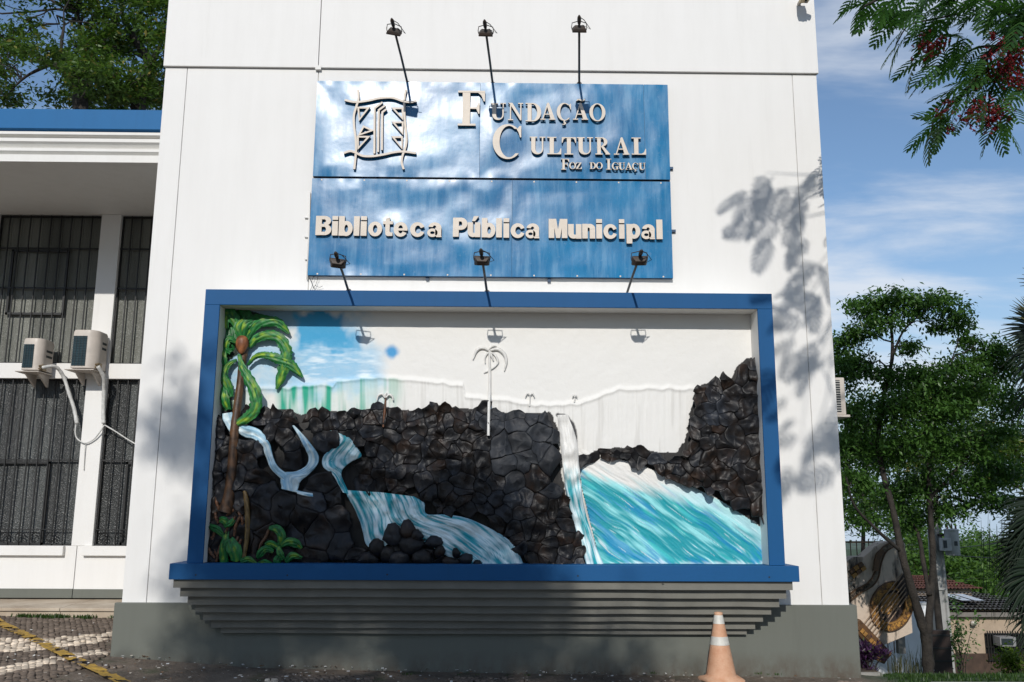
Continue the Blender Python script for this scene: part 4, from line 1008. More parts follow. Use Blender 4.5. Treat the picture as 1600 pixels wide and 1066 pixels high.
for k, (p, w) in enumerate(((((348, 484), (362, 494), (374, 512)), (9, 12, 8)), (((372, 484), (384, 494), (380, 512)), (9, 10, 7)), (((392, 497), (412, 499), (432, 500)), (6, 7, 3)), (((346, 510), (350, 530), (352, 548)), (8, 10, 8)), (((362, 512), (362, 528), (360, 545)), (9, 9, 6)))):
    leaf('dark_frond', p, w, mural, 60+k, BY-.012, .012, .02, .4, 1.0, 0)
# coconut cluster
C = at(378, 539, BY-.10); V = []; m = MB(); rr = []
for i in range(11):
    a = math.pi*i/10
    for k in range(16):
        b_ = 2*math.pi*k/16; r0 = math.sin(a)*(.062*(1+.28*(-math.cos(a))))*(1+.10*math.sin(k*2.4+i*.5)); V.append((C[0]+r0*math.cos(b_), C[1]+r0*.8*math.sin(b_), C[2]-.095*-math.cos(a)*-1))
cc_ = lerp((.10, .03, .012), (.34, .13, .05), np.clip(vnoise(np.arange(176) % 16*.8, np.arange(176)//16*.9)*1.4-.2, 0, 1))
np_mesh('coconut_cluster', np.array(V), np.array([(i*16+k, i*16+(k+1) % 16, (i+1)*16+(k+1) % 16, (i+1)*16+k) for i in range(10) for k in range(16)]), PM_GLOSS, mural, True, cc_)
# vine, roots, twigs
bark_tube('vine_stem', ((380.5, 762), (385, 781), (387, 815), (385.5, 842), (381, 872)), (2.2, 4, 4, 3.6, 3), mural, BY-.15, (.07, .04, .012), (.25, .16, .05))
bark_tube('twig', ((420, 827), (415, 840), (408, 850), (405, 862)), (2.2, 2.4, 2.2, 1.8), mural, BY-.14, br0, (.2, .09, .04))
rr = random.Random(3)
for k, (p, q_) in enumerate((((338, 773), (343, 798)), ((349, 778), (350, 798)), ((336, 800), (341, 818)), ((372, 790), (354, 806)), ((368, 806), (348, 842)), ((376, 805), (366, 838)), ((330, 838), (342, 848)), ((372, 838), (364, 850)), ((326, 856), (336, 872)), ((334, 852), (342, 872)), ((372, 800), (379, 822)), ((377, 842), (372, 856)), ((395, 852), (393, 876)), ((345, 850), (338, 878)), ((362, 812), (352, 832)), ((340, 822), (334, 846)))):
    bark_tube('root', (p, ((p[0]+q_[0])/2+rr.uniform(-3, 3), (p[1]+q_[1])/2), q_), (2.0, 2.8, 1.8), mural, BY-.125-.01*(k % 3), br0, (.24, .10, .045), n=7)
mound = [(325, 885), (330, 800), (345, 790), (372, 800), (385, 830), (395, 885)]
stone([(326, 884), (332, 810), (350, 796), (372, 806), (384, 840), (392, 884)], simple('root_earth', (.05, .026, .014), .6, .3, 20, .8, 60, bdist=.015, dark=(.012, .008, .006)), .07, 999, BY, .96, .2, False).name = 'root_mound'
for k, (p, w, y) in enumerate(((((350, 880), (350, 858), (354, 838), (356, 826)), (7, 6, 6, 4), .10), (((357, 820), (350, 813), (344, 812)), (5, 6, 4), .12), (((350, 822), (360, 818), (366, 812)), (4, 5, 3), .125), (((350, 838), (341, 828), (328, 822)), (4, 6, 4), .11), (((370, 878), (368, 862), (360, 842)), (9, 12, 5), .12), (((376, 878), (390, 874), (402, 882)), (5, 5, 2), .13),
     (((438, 856), (441, 838), (434, 827), (421, 825)), (5, 7, 7, 3), .11), (((440, 853), (452, 847), (463, 849), (471, 857)), (3, 7, 7, 2), .125), (((428, 862), (418, 858), (410, 862), (402, 872)), (4, 6, 6, 2), .125), (((434, 854), (438, 864), (443, 874)), (4, 6, 3), .14), (((446, 878), (458, 868), (472, 872)), (4, 6, 2), .13), (((436, 856), (424, 849), (415, 851)), (4, 5, 3), .115), (((432, 884), (434, 874), (438, 868)), (6, 6, 3), .11), (((425, 885), (415, 878), (404, 880)), (5, 4, 2), .12))):
    leaf('broad_leaf', p, w, mural, 40+k, BY-y-.035, .02, .018, 1.0, .15, .8)
# pale unpainted palms modelled on the plaster
pw0, pw1 = (.58, .57, .54), (.76, .75, .72)
bark_tube('plaster_palm_trunk', ((764.5, 548), (765.5, 590), (764.5, 630), (763.5, 683)), (1.6, 2.2, 2.4, 2.4), mural, BY-.012, pw0, pw1, n=8, follow=((612, 634, 690), (0, .15, .175)))
for p, w in ((((764, 548), (754, 544), (745, 548), (739, 562)), (1.5, 2.5, 2.5, 1)), (((766, 548), (778, 546), (788, 554), (791, 566), (788, 580)), (2, 3.2, 3, 2.2, .8)), (((766, 550), (774, 556), (778, 566), (772, 574), (766, 578)), (1, 1.8, 1.8, 1.6, .8)), (((764, 550), (758, 558), (758, 568)), (1, 1.6, .8)), (((762, 580), (760, 581), (756, 583)), (1, 1.2, .6)), (((764, 547), (768, 556), (771, 564)), (1.6, 2, 1)), (((764, 546), (770, 541), (776, 541)), (1, 1.6, .8))):
    bark_tube('plaster_palm_frond', p, w, mural, BY-.010, pw0, pw1, .004, 6)
bark_tube('small_palm_trunk', ((603, 622), (601.5, 645), (599.5, 668)), (1.6, 2.2, 1.8), mural, BY-.13, br0, (.20, .08, .035), .02, 8)
for p in (((602, 622), (597, 616), (591, 619), (589, 626)), ((603, 622), (608, 617), (613, 620), (614.5, 626)), ((602, 622), (602, 617), (605, 614))): bark_tube('plaster_palm_frond', p, (1.4, 2.0, 1), mural, BY-.03, pw0, pw1, .006, 6)
for uu_, vv_, s_c in ((828, 616, 1.0), (898, 619, .5)):
    bark_tube('plaster_palm_trunk', ((uu_, vv_+2), (uu_, vv_+10*s_c), (uu_-.5, vv_+19*s_c)), (1, 1.1, 1), mural, BY-.02, pw0, pw1, n=6)
    for d_ in (-1, 1): bark_tube('plaster_palm_frond', ((uu_, vv_+2), (uu_+4*d_*s_c, vv_-1), (uu_+7.5*d_*s_c, vv_+5*s_c)), (.9, 1.5, .6), mural, BY-.02, pw0, pw1, .005, 6)
print('rocks', nrock)

# ------------------------------------------------------------------ condensers, hoses
def condenser(u0, u1, v0, v1, lab, dep=.34):
    yb = YW-.02; yf = yb-dep; um = (u0+u1)/2
    x0, x1 = at(u0, v1, yf)[0], at(u1, v1, yf)[0]; z0, z1 = at(um, v1, yf)[2], at(um, v0, yf)[2]
    t = thing('air_conditioner', lab, 'air conditioner', ((x0+x1)/2, yb, z0), 'condensers on shelves in front of the barred windows')
    # plan: front corner square at left, generously rounded at right
    W = x1-x0; R = W*.42; cx_, cy_ = x1-R, yf+R
    plan = [(x0, yb-.03), (x0, yf+.03), (x0+.012, yf+.008), (x0+.03, yf)]+[(cx_+R*math.sin(a), cy_-R*math.cos(a)) for a in np.linspace(0, math.pi/2, 8)]+[(x1, yb-.03)]
    n = len(plan); zz = [(z0+.02, 1), (z1-.075, 1), (z1-.03, .985), (z1-.006, .93), (z1, .80)]; c = np.mean(plan, 0)
    V = [(c[0]+(p[0]-c[0])*k, c[1]+(p[1]-c[1])*k, z) for z, k in zz for p in plan]; m = MB(); L = len(zz)
    m.add(V, [(i*n+k, i*n+(k+1) % n, (i+1)*n+(k+1) % n, (i+1)*n+k) for i in range(L-1) for k in range(n)]+[tuple(range(n-1, -1, -1)), tuple((L-1)*n+k for k in range(n))])
    body = m.build('casing', MAT['ac'], t); body.data.polygons.foreach_set('use_smooth', [True]*len(body.data.polygons)); body.data.set_sharp_from_angle(angle=math.radians(40))
    gx1 = x0+W*.60; gz0, gz1 = z0+.045, z1-.085
    m = MB(); m.box((x0+.022, yf-.004, gz0), (gx1, yf-.001, gz1)); gr = m.build('grille', MAT['grille'], t)
    k = 0; z = gz0+.012
    while z < gz1-.006:
        q = MB(); q.box((x0+.02, yf-.014, z), (gx1+.002, yf-.0045, z+.007)); q.build('fin', MAT['grille'], gr); z += .022
    for f_ in (.25, .5, .75):
        q = MB(); xx = x0+.022+f_*(gx1-x0-.022); q.box((xx-.002, yf-.017, gz0), (xx+.002, yf-.0145, gz1)); q.build('grille_wire', MAT['fins'], gr)
    q = MB(); q.box((x1-.001, cy_+.02, z1-.17), (x1+.004, yb-.06, z1-.14)); q.box((x1-.001, cy_+.02, z1-.24), (x1+.004, yb-.06, z1-.21)); q.build('side_louvre', MAT['fins'], t)
    q = MB(); q.box((x0-.05, yf-.03, z0-.012), (x1+.0, yb-.002, z0+.0)); q.build('shelf', MAT['ac'], t, bevel=.003)
    for xx in (x0+W*.15, x0+W*.8):
        q = MB(); q.add([(xx-.012, yf+.05, z0-.013), (xx+.012, yf+.05, z0-.013), (xx+.012, yb-.001, z0-.013), (xx-.012, yb-.001, z0-.013), (xx-.012, yb-.02, z0-.17), (xx+.012, yb-.02, z0-.17), (xx+.012, yb-.001, z0-.17), (xx-.012, yb-.001, z0-.17)], [(0,1,2,3),(7,6,5,4),(0,4,5,1),(1,5,6,2),(2,6,7,3),(3,7,4,0)]); q.build('shelf_bracket', MAT['ac'], t)
    q = MB()
    for dz in (.04, .075): q.tube([(x1-.03, cy_-.07, z0+dz), (x1+.02, cy_-.09, z0+dz-.004)], .014, 8)
    q.box((x1-.05, cy_-.05, z0+.015), (x1+.005, cy_+.05, z0+.10)); q.build('valves', MAT['brass'], t)
    return (x1+.015, cy_-.09, z0+.05)
V1 = condenser(31, 62, 528, 580, 'smaller beige condenser with teal grille, left of the pair, before the window')
V2 = condenser(108, 148, 515, 577, 'larger beige condenser with teal grille in front of the white pier')
def hose(name, pts, r, lab, cat='hose', mat=None, wrinkle=0):
    P = np.array(pts, float); k = 10
    o = []
    Q = [2*P[0]-P[1]]+list(P)+[2*P[-1]-P[-2]]
    for i in range(1, len(Q)-2):
        for t in np.linspace(0, 1, k, endpoint=False):
            a, b2, c, d = Q[i-1], Q[i], Q[i+1], Q[i+2]; o.append(.5*((2*b2)+(-a+c)*t+(2*a-5*b2+4*c-d)*t*t+(-a+3*b2-3*c+d)*t**3))
    o.append(P[-1]); m = MB(); m.tube(o, [r*(1+wrinkle*(random.random()-.5)) for _ in o], 9)
    return tag(m.build(name, mat or MAT['hose'], smooth=True), lab, cat)
hose('wrapped_hose', [V1, at(86, 573, YW-.22), at(99, 588, YW-.10), at(108, 615, YW-.06), at(116, 640, YW-.05), at(120, 662, YW-.05)], .024, 'thick white wrapped hose curving down from the smaller condenser', 'hose', None, .2)
hose('wrapped_hose', [V2, at(162, 590, YW-.2), at(162.5, 610, YW-.1), at(161.5, 640, YW-.06), at(162, 662, YW-.06)], .026, 'thick white wrapped hose hanging straight down from the larger condenser', 'hose', None, .2)
hose('looped_cable', [at(119, 660, YW-.05), at(117.5, 676, YW-.05), at(121, 686, YW-.04), at(133.5, 692.5, YW-.035), at(147, 686, YW-.035), at(156, 675, YW-.05), at(163, 664, YW-.05)], .009, 'white cable looping across the pier between the two hoses', 'cable')
hose('slack_cable', [at(163, 664, YW-.05), at(180, 674, YW-.03), at(200, 687, YW-.02), at(226, 702, YW-.02)], .009, 'white taped cable running down right across the narrow barred window', 'cable')
hose('drain_cable', [at(133.5, 692.5, YW-.03), at(132.5, 710, YW-.02), at(131, 735, YW-.016)], .005, 'thin grey wire dropping down the pier below the cable loop', 'cable', MAT['joint'])

# window unit on the right flank of the tall block
P0, P1 = at(1298, 648, .6), at(1322, 590, .6)
wu = thing('wall_air_conditioner', 'beige box air conditioner sticking out of the block behind its right edge', 'air conditioner', (XR, .9, P0[2]))
q = MB(); q.box((XR+.0035, .6, P0[2]), (P1[0]-.02, 1.2, P1[2])); q.build('casing', MAT['ac'], wu, bevel=.01)
q = MB(); q.box((XR+.0035, .594, P0[2]+.03), (P1[0]-.075, .599, P1[2]-.03)); gr = q.build('grille', MAT['fins'], wu)
for k in range(13):
    q = MB(); z = P0[2]+.045+k*(P1[2]-P0[2]-.09)/12; q.box((XR+.0035, .585, z-.004), (P1[0]-.078, .5935, z+.004)); q.build('fin', MAT['joint'], gr)
q = MB(); q.box((XR+.0035, .55, P0[2]-.03), (P1[0]+.0, 1.22, P0[2]-.004)); q.build('shelf', MAT['ac'], wu, bevel=.004)

# ------------------------------------------------------------------ traffic cone
CY = -.37
cz = float(gz(2.05, CY))
CB = at(1127, 1058, CY)
cone = thing('traffic_cone', 'faded orange traffic cone with two white bands standing by the plinth', 'traffic cone', (CB[0], CY, cz))
Hc = at(1126, 957, CY)[2]-cz
orange = NG('faded_orange_plastic'); f = orange.noise(9, 5, .65); f2 = orange.noise(26, 4, .7, (1, 1, 6))
sz = orange.n('ShaderNodeSeparateXYZ'); orange.l(orange.co(), sz.inputs[0])
c_ = orange.mix(orange.rng(f, .35, .65, 0, 1), (.52, .26, .145), (.62, .38, .245))
c_ = orange.mix(orange.rng(f2, .58, .72, 0, .6), c_, (.62, .42, .28)); c_ = orange.mix(orange.rng(orange.noise(14, 5, .7), .64, .72, 0, .7), c_, (.10, .05, .03))
orange.set(Base_Color=c_, Roughness=.6); orange.bump(f2, .2, .003)
BAND = simple('white_reflective_band', (.66, .64, .58), .45, .12, 14, .15, 90)
def prof(t): return .142*(1-t)+.034*t if t < 2 else 0
lean = np.array([-.006, .0])
def cone_ring(t0, t1, grow, mat, name, parent):
    m = MB(); n = 28; V = []; ts = np.linspace(t0, t1, 6)
    for t in ts:
        for k in range(n):
            a = 2*math.pi*k/n; r = prof(t)+grow
            V.append((CB[0]+lean[0]*t+r*math.cos(a), CY+r*math.sin(a), cz+.03+t*(Hc-.03)))
    m.add(V, [(i*n+k, i*n+(k+1) % n, (i+1)*n+(k+1) % n, (i+1)*n+k) for i in range(5) for k in range(n)])
    return m.build(name, mat, parent, True)
cone_ring(0, 1, 0, orange.m, 'cone_body', cone)
cone_ring(.832, .962, .002, BAND, 'reflective_band', cone); cone_ring(.515, .64, .0025, BAND, 'reflective_band', cone)
m = MB(); n = 28; V = []
for r, z in ((.037, Hc-.024), (.040, Hc-.004), (.036, Hc+.002), (.026, Hc+.001), (.022, Hc-.03)):
    for k in range(n): a = 2*math.pi*k/n; V.append((CB[0]+lean[0]+r*math.cos(a), CY+r*math.sin(a), cz+z))
m.add(V, [(i*n+k, i*n+(k+1) % n, (i+1)*n+(k+1) % n, (i+1)*n+k) for i in range(4) for k in range(n)]+[tuple(4*n+k for k in range(n))]); m.build('top_collar', orange.m, cone, True)
m = MB(); V = []; n = 32
for s_c, z in ((1.0, .0), (1.0, .022), (.94, .032), (.72, .045), (.66, .06)):
    for k in range(n):
        a = 2*math.pi*k/n+math.radians(12); sq = 1/max(abs(math.cos(a-math.radians(12))), abs(math.sin(a-math.radians(12)))); r = .178*min(sq, 1.24)*s_c if s_c > .9 else .178*s_c*1.16
        V.append((CB[0]+r*math.cos(a), CY+r*math.sin(a), cz+z+.012*math.sin(a*2+1)*(s_c > .7)+.006))
m.add(V, [(i*n+k, i*n+(k+1) % n, (i+1)*n+(k+1) % n, (i+1)*n+k) for i in range(4) for k in range(n)]+[tuple(range(n-1, -1, -1))]); bs = m.build('cone_base', orange.m, cone, True)
bs.data.set_sharp_from_angle(angle=math.radians(50))

# ------------------------------------------------------------------ cobbles with pale bands, worn yellow line, litter
def white_band(u, v):
    a = abs(v-np.interp(u, [-60, 0, 40, 105, 147, 180], [1012, 1008, 1009, 1003, 999, 990])) < np.interp(u, [0, 147, 180, 200], [11, 7, 3, 0])
    b_ = abs(v-np.interp(u, [-60, 0, 26, 52, 84, 105, 150], [1060, 1051, 1043, 1038, 1032, 1026, 1020])) < np.interp(u, [0, 105, 160, 170], [6, 4, 3, 0])
    c_ = (abs(v-np.interp(u, [280, 330, 420], [1046, 1056, 1066])) < 5) & (u > 250) & (u < 430)
    return a | b_ | c_
V, Fq, Cc = [], [], []
s0 = .062
for region in ((-7.4, -3.62, -2.4, 2.08), (-3.62, 4.3, -2.2, -.07)):
    xs = np.arange(region[0], region[1], s0); ys = np.arange(region[2], region[3], s0)
    for j, y in enumerate(ys):
        for i, x in enumerate(xs):
            x_ = x+(.5*s0 if j % 2 else 0)+random.uniform(-.006, .006); y_ = y+random.uniform(-.006, .006)
            z = float(gz(x_, y_))+random.uniform(-.004, .004)
            uvp = px((x_, y_, z)); 
            if not (-30 < uvp[0] < 1380 and uvp[1] < 1085): continue
            edge_soil = y_ > -.33-.16*fbm(x_*2.3, 3.1, 3)*2+.12 and x_ > -3.6
            if edge_soil or (fbm(x_*1.3+4, y_*1.3+9, 4) > .60 and x_ > -3.9) or random.random() < .03: continue
            hx_, hy_ = s0*random.uniform(.36, .52), s0*random.uniform(.38, .52); rot = random.uniform(-.4, .4); tz = random.uniform(-.007, .0)
            o = len(V); ca, sa = math.cos(rot), math.sin(rot)
            for zz, k in ((-.012, 1.0), (.006+tz, .93), (.012+tz, .72)):
                for a, b_ in ((-1, -1), (1, -1), (1, 1), (-1, 1)):
                    a2, b2 = a*hx_*k*random.uniform(.9, 1.08), b_*hy_*k*random.uniform(.9, 1.08); V.append((x_+a2*ca-b2*sa, y_+a2*sa+b2*ca, z+zz))
            Fq += [(o+q*4+k, o+q*4+(k+1) % 4, o+q*4+4+(k+1) % 4, o+q*4+4+k) for q in range(2) for k in range(4)]+[(o+8, o+9, o+10, o+11)]
            w = white_band(uvp[0], uvp[1]) and random.random() < .93
            dirt = fbm(x_*3+1, y_*3+2, 4)
            base_ = np.array((.50, .42, .33)) if w else np.array((.118, .092, .072))
            base_ = base_*random.uniform(.85, 1.6)*(.75+.5*dirt); Cc += [base_]*12
cm = paint_mat('cobble_stone', .85, 60, .5, .006, .3)
cob = np_mesh('cobblestones', np.array(V), np.array(Fq), cm, None, False, np.array(Cc)); tag(cob, 'dark basalt cobbles with wavy bands of pale limestone setts', kind='stuff'); cob['kind'] = 'stuff'
# yellow line: a worn sheet of paint draped on the stones
yl_c = [(-20, 958), (0, 975), (60, 1003.5), (120, 1033.5), (180, 1062), (240, 1092)]
ylP = []
for u, v in yl_c:
    d = ray(u, v); lo, hi = .5, 40.
    for _ in range(60):
        mid = (lo+hi)/2; p = CAM+d*mid
        if p[2] > gz(p[0], p[1])+.012: lo = mid
        else: hi = mid
    ylP.append(CAM+d*lo)
C = smooth_line([p[:2] for p in ylP], 16); n = len(C); T = np.gradient(C, axis=0); T /= np.linalg.norm(T, axis=1)[:, None]; N = np.stack([-T[:, 1], T[:, 0]], -1); k = 9
V = []; Fq = []
nn = n*3; Ci = np.stack([np.interp(np.linspace(0, n-1, nn), np.arange(n), C[:, a]) for a in (0, 1)], -1); Ni = np.stack([np.interp(np.linspace(0, n-1, nn), np.arange(n), N[:, a]) for a in (0, 1)], -1)
for i in range(nn):
    for j in range(k):
        t = (j/(k-1)-.5)*2; w = .062*(1+.25*(vnoise(i*.4, j*2.)-.5)*(abs(t) > .8)); p = Ci[i]+Ni[i]*t*w
        V.append((p[0], p[1], float(gz(p[0], p[1]))+.025+.003*vnoise(p[0]*30, p[1]*30)))
Fq = grid_faces(nn, k); cen = np.array(V)[Fq].mean(1); wear = fbm(cen[:, 0]*11, cen[:, 1]*11, 4)
Fq = Fq[wear < .585]
ylm = simple('worn_yellow_paint', (.56, .34, .045), .8, .16, 14, .5, 60, dark=(.26, .16, .04))
tag(np_mesh('yellow_line', np.array(V), Fq, ylm, None, True), kind='structure')
# litter: pale paint flakes and dry leaves
V, Fq, Cc = [], [], []
for _ in range(900):
    x = random.uniform(-4.6, 2.2) if random.random() < .8 else random.uniform(-6, 3.4); y = -random.random()**1.4*1.7-.06 if x > -3.6 else random.uniform(-1.6, 1.9)
    z = float(gz(x, y))+.016; r = random.uniform(.004, .016)*(1.4 if random.random() < .12 else 1); a = random.uniform(0, 6.3); o = len(V); tl = random.uniform(-.006, .010)
    for k_, (p, q_) in enumerate(((-1, -.5), (.9, -.6), (1, .5), (-.7, .6))):
        V.append((x+r*(p*math.cos(a)-q_*math.sin(a)), y+r*(p*math.sin(a)+q_*math.cos(a)), z+(tl if k_ > 1 else 0)))
    Fq.append((o, o+1, o+2, o+3)); c_ = random.choice([(.62, .61, .58), (.62, .61, .58), (.5, .45, .38), (.16, .09, .05), (.12, .07, .035)]); Cc += [c_]*4
lit = np_mesh('litter', np.array(V), np.array(Fq), paint_mat('litter_flakes', .8), None, False, np.array(Cc)); tag(lit, 'pale paint flakes and dry leaf bits scattered along the wall foot', kind='stuff')
# weeds along the step and wall foot
def tuft_mesh(name, spots, blades, h, w, mat, lab, kind='stuff', droop=.5, spread=.04):
    V, Fq = [], []
    for (x, y, z, s_) in spots:
        for _ in range(blades):
            a = random.uniform(0, 6.283); l = h*s_*random.uniform(.5, 1.1); bx, by = x+random.gauss(0, spread*s_), y+random.gauss(0, spread*s_*.6); o = len(V); d = droop*l*random.uniform(.2, 1.2)
            ca, sa = math.cos(a), math.sin(a); ww = w*s_
            for t, wk in ((0, 1), (.55, .9), (1, .08)):
                cx_, cy_, cz_ = bx+ca*d*t*t, by+sa*d*t*t, z+l*t*(1-.25*t*droop)
                V.append((cx_-sa*ww*wk, cy_+ca*ww*wk, cz_)); V.append((cx_+sa*ww*wk, cy_-ca*ww*wk, cz_))
            Fq += [(o, o+1, o+3, o+2), (o+2, o+3, o+5, o+4)]
    ob = np_mesh(name, np.array(V), np.array(Fq), mat); tag(ob, lab, kind=kind); return ob
def leaf_mat(name, c0, c1, trans=.35, rough=.45, c2=None):
    g = NG(name); ge = g.n('ShaderNodeNewGeometry'); r = ge.outputs['Random Per Island']
    c = g.mix(r, c0, c1)
    if c2: c = g.mix(g.rng(r, .93, .95, 0, 1), c, c2)
    g.set(Base_Color=c, Roughness=rough); g.b.inputs['Specular IOR Level'].default_value = .35
    tr = g.n('ShaderNodeBsdfTranslucent'); tm = g.mix(.5, c, (c1[0]*1.6, c1[1]*1.9, c1[2]*.8)); g.l(tm, tr.inputs[0])
    ms = g.n('ShaderNodeMixShader'); ms.inputs[0].default_value = trans; g.l(g.b.outputs[0], ms.inputs[1]); g.l(tr.outputs[0], ms.inputs[2]); g.l(ms.outputs[0], g.out.inputs[0]); return g.m
GRASS = leaf_mat('grass_blades', (.022, .055, .012), (.055, .105, .02), .3)
sp = [(random.uniform(-7, -3.7), 2.06-random.random()**2*.06, float(gz(-5, 2.05))+.005, random.uniform(.4, 1)) for _ in range(16)]
for u in (48, 66, 84, 128): x = at(u, 970, 2.05)[0]; sp += [(x+random.uniform(-.12, .12), 2.03, float(gz(x, 2.03)), 1.1) for _ in range(6)]
sp += [(random.uniform(-2.5, 3.4), -.1-random.random()*.15, float(gz(0, -.1)), random.uniform(.25, .6)) for _ in range(16)]
tuft_mesh('weeds', sp, 16, .055, .006, GRASS, 'small green weeds growing in the joints along step and wall')

# ------------------------------------------------------------------ vegetation
def rot_basis(n):
    """random orthonormal frames biased so the leaf plane faces outward / up"""
    return n/np.linalg.norm(n, axis=1)[:, None]
def leaf_mesh(name, P, size, mat, parent, rng, droop=.4, aspect=.42, kite=True):
    """kite-shaped folded leaves at the points P (two triangles each side of the midrib)"""
    n = len(P); a = rng.random(n)*2*math.pi
    el = rng.normal(-droop, .45, n); ax = np.stack([np.cos(a)*np.cos(el), np.sin(a)*np.cos(el), np.sin(el)], -1)
    up = rng.normal(0, .55, (n, 3)); up[:, 2] += 1.0; side = np.cross(ax, up); side /= np.linalg.norm(side, axis=1)[:, None]; nrm = np.cross(side, ax)
    L = (size*rng.uniform(.65, 1.25, n))[:, None]; W = L*aspect
    v0 = P; v1 = P+ax*L*.45+side*W*.5+nrm*L*.05; v2 = P+ax*L; v3 = P+ax*L*.45-side*W*.5+nrm*L*.05
    V = np.stack([v0, v1, v2, v3], 1).reshape(-1, 3); i = np.arange(n)[:, None]*4
    Fq = np.concatenate([i+np.array([[0, 1, 2]]), i+np.array([[0, 2, 3]])], 1).reshape(-1, 3)
    return np_mesh(name, V, Fq, mat, parent)
def curve_pts(a, b_, sag, rng, n=7, wob=.06):
    a, b_ = np.array(a, float), np.array(b_, float); t = np.linspace(0, 1, n)[:, None]; d = np.linalg.norm(b_-a)
    P = a*(1-t)+b_*t; P[:, 2] += sag*d*np.sin(t[:, 0]*math.pi); w = rng.normal(0, wob*d, (n, 3)); w[0] = w[-1] = 0
    return P+w*np.sin(t*math.pi)
def tree(name, lab, base, forks, clumps, nleaf, size, lmat, bmat, seed, r0=.07, group=None, droop=.4, twigs=4, cat='tree', shell=.55, aspect=.42, hang=0.0):
    """trunk polylines (forks), clumps (x, y, z, rx, rz) joined to the nearest trunk point by limbs"""
    rng = np.random.default_rng(seed); t = thing(name, lab, cat, tuple(base), group)
    m = MB(); nodes = []
    for path, ra, rb in forks:
        P = smooth_line(path, 5); r = np.linspace(ra, rb, len(P))*(1+.07*rng.normal(0, 1, len(P))); m.tube([tuple(p) for p in P], list(r), 9); nodes += [(p, q) for p, q in zip(P, r)]
    m.build('trunk', bmat, t, True)
    N = np.array([p for p, _ in nodes]); Nr = np.array([q for _, q in nodes])
    lb = MB(); allP = []; vol = np.array([c[3]*c[3]*c[4] for c in clumps])**.72; vol /= vol.sum()
    for c, f in zip(clumps, vol):
        cc_ = np.array(c[:3]); dd = np.linalg.norm((N-cc_)*np.array([1, 1, 1.0]), axis=1)+(N[:, 2] > cc_[2])*3; k = int(np.argmin(dd)); rr_ = min(Nr[k]*.7, .010+.012*np.linalg.norm(N[k]-cc_))
        P = curve_pts(N[k], cc_, .10, rng); lb.tube([tuple(p) for p in P], list(np.linspace(rr_, rr_*.35, len(P))), 6, False)
        for _ in range(twigs):
            e = cc_+rng.normal(0, .55, 3)*np.array([c[3], c[3], c[4]]); s_ = P[rng.integers(3, len(P))]; Q = curve_pts(s_, e, .08, rng, 5); lb.tube([tuple(p) for p in Q], list(np.linspace(rr_*.4, rr_*.15, 5)), 4, False)
        n = max(20, int(nleaf*f)); sub = max(3, n//45)
        # leaves gather round small twig ends inside the clump
        g_ = rng.normal(0, 1, (sub, 3)); g_ /= np.linalg.norm(g_, axis=1)[:, None]; rad = rng.random(sub)**shell; cen = cc_+g_*rad[:, None]*np.array([c[3], c[3], c[4]])
        w = rng.integers(0, sub, n); sp_ = .16*(c[3]+c[4])/2+size*.6
        off = rng.normal(0, 1, (n, 3))*np.array([sp_, sp_, sp_*.55]); off[:, 2] -= hang*np.abs(off[:, 0])
        allP.append(cen[w]+off)
    lo_ = lb.build('limbs', bmat, t, True); lo_['kind'] = 'stuff'
    P = np.concatenate(allP); leaf_mesh('crown', P, size, lmat, t, rng, droop, aspect)
    return t
LEAF_DARK = leaf_mat('dark_glossy_leaves', (.034, .088, .017), (.088, .185, .036), .30, .38)
LEAF_MID = leaf_mat('mid_green_leaves', (.035, .075, .014), (.105, .18, .032), .32, .42, (.22, .18, .04))
LEAF_LIGHT = leaf_mat('light_green_leaves', (.035, .085, .014), (.10, .19, .03), .38, .5)
LEAF_YEL = leaf_mat('yellow_green_leaves', (.08, .13, .02), (.19, .26, .03), .4, .5)

def cl(u, v, y, rx, rz, dy=0): p = at(u, v, y); return (p[0], p[1]+dy, p[2], rx, rz)
# street tree on the lawn at the right: forked trunk, dark layered crown
ty = 2.5; tb = at(1450, 1048, ty); tb[2] = float(gz(tb[0], ty))-.05
A = lambda u, v, dy=0: tuple(at(u, v, ty+dy))
forks = [([tuple(tb), A(1449, 1020), A(1447, 990)], 0.0725, 0.0680),
 ([A(1447, 1000), A(1436, 960, -.05), A(1420, 905, -.1), A(1408, 860, -.1), A(1396, 800, 0), A(1380, 740, .1), A(1372, 690, .1), A(1380, 620, .2), A(1394, 560, .3), A(1390, 500, .3), A(1372, 470, .4)], 0.0555, 0.0144),
 ([A(1448, 1000), A(1452, 960), A(1457, 900, .1), A(1457, 850, .1), A(1453, 790, .1), A(1452, 720, .0), A(1462, 660, -.1), A(1478, 620, -.2), A(1488, 560, -.2)], 0.0518, 0.0128),
 ([A(1452, 930), A(1443, 880, .3), A(1436, 840, .4), A(1424, 810, .5), A(1412, 790, .6), A(1405, 740, .8)], 0.0333, 0.0112),
 ([A(1408, 862, -.1), A(1372, 830, -.3), A(1335, 790, -.5), A(1322, 745, -.6)], 0.0259, 0.0096),
 ([A(1452, 780, .1), A(1480, 750, 0), A(1510, 715, -.1), A(1535, 680, -.2)], 0.0259, 0.0080),
 ([A(1394, 560, .3), A(1410, 520, .2), A(1440, 490, .1), A(1462, 475, .1)], 0.0163, 0.0072)]
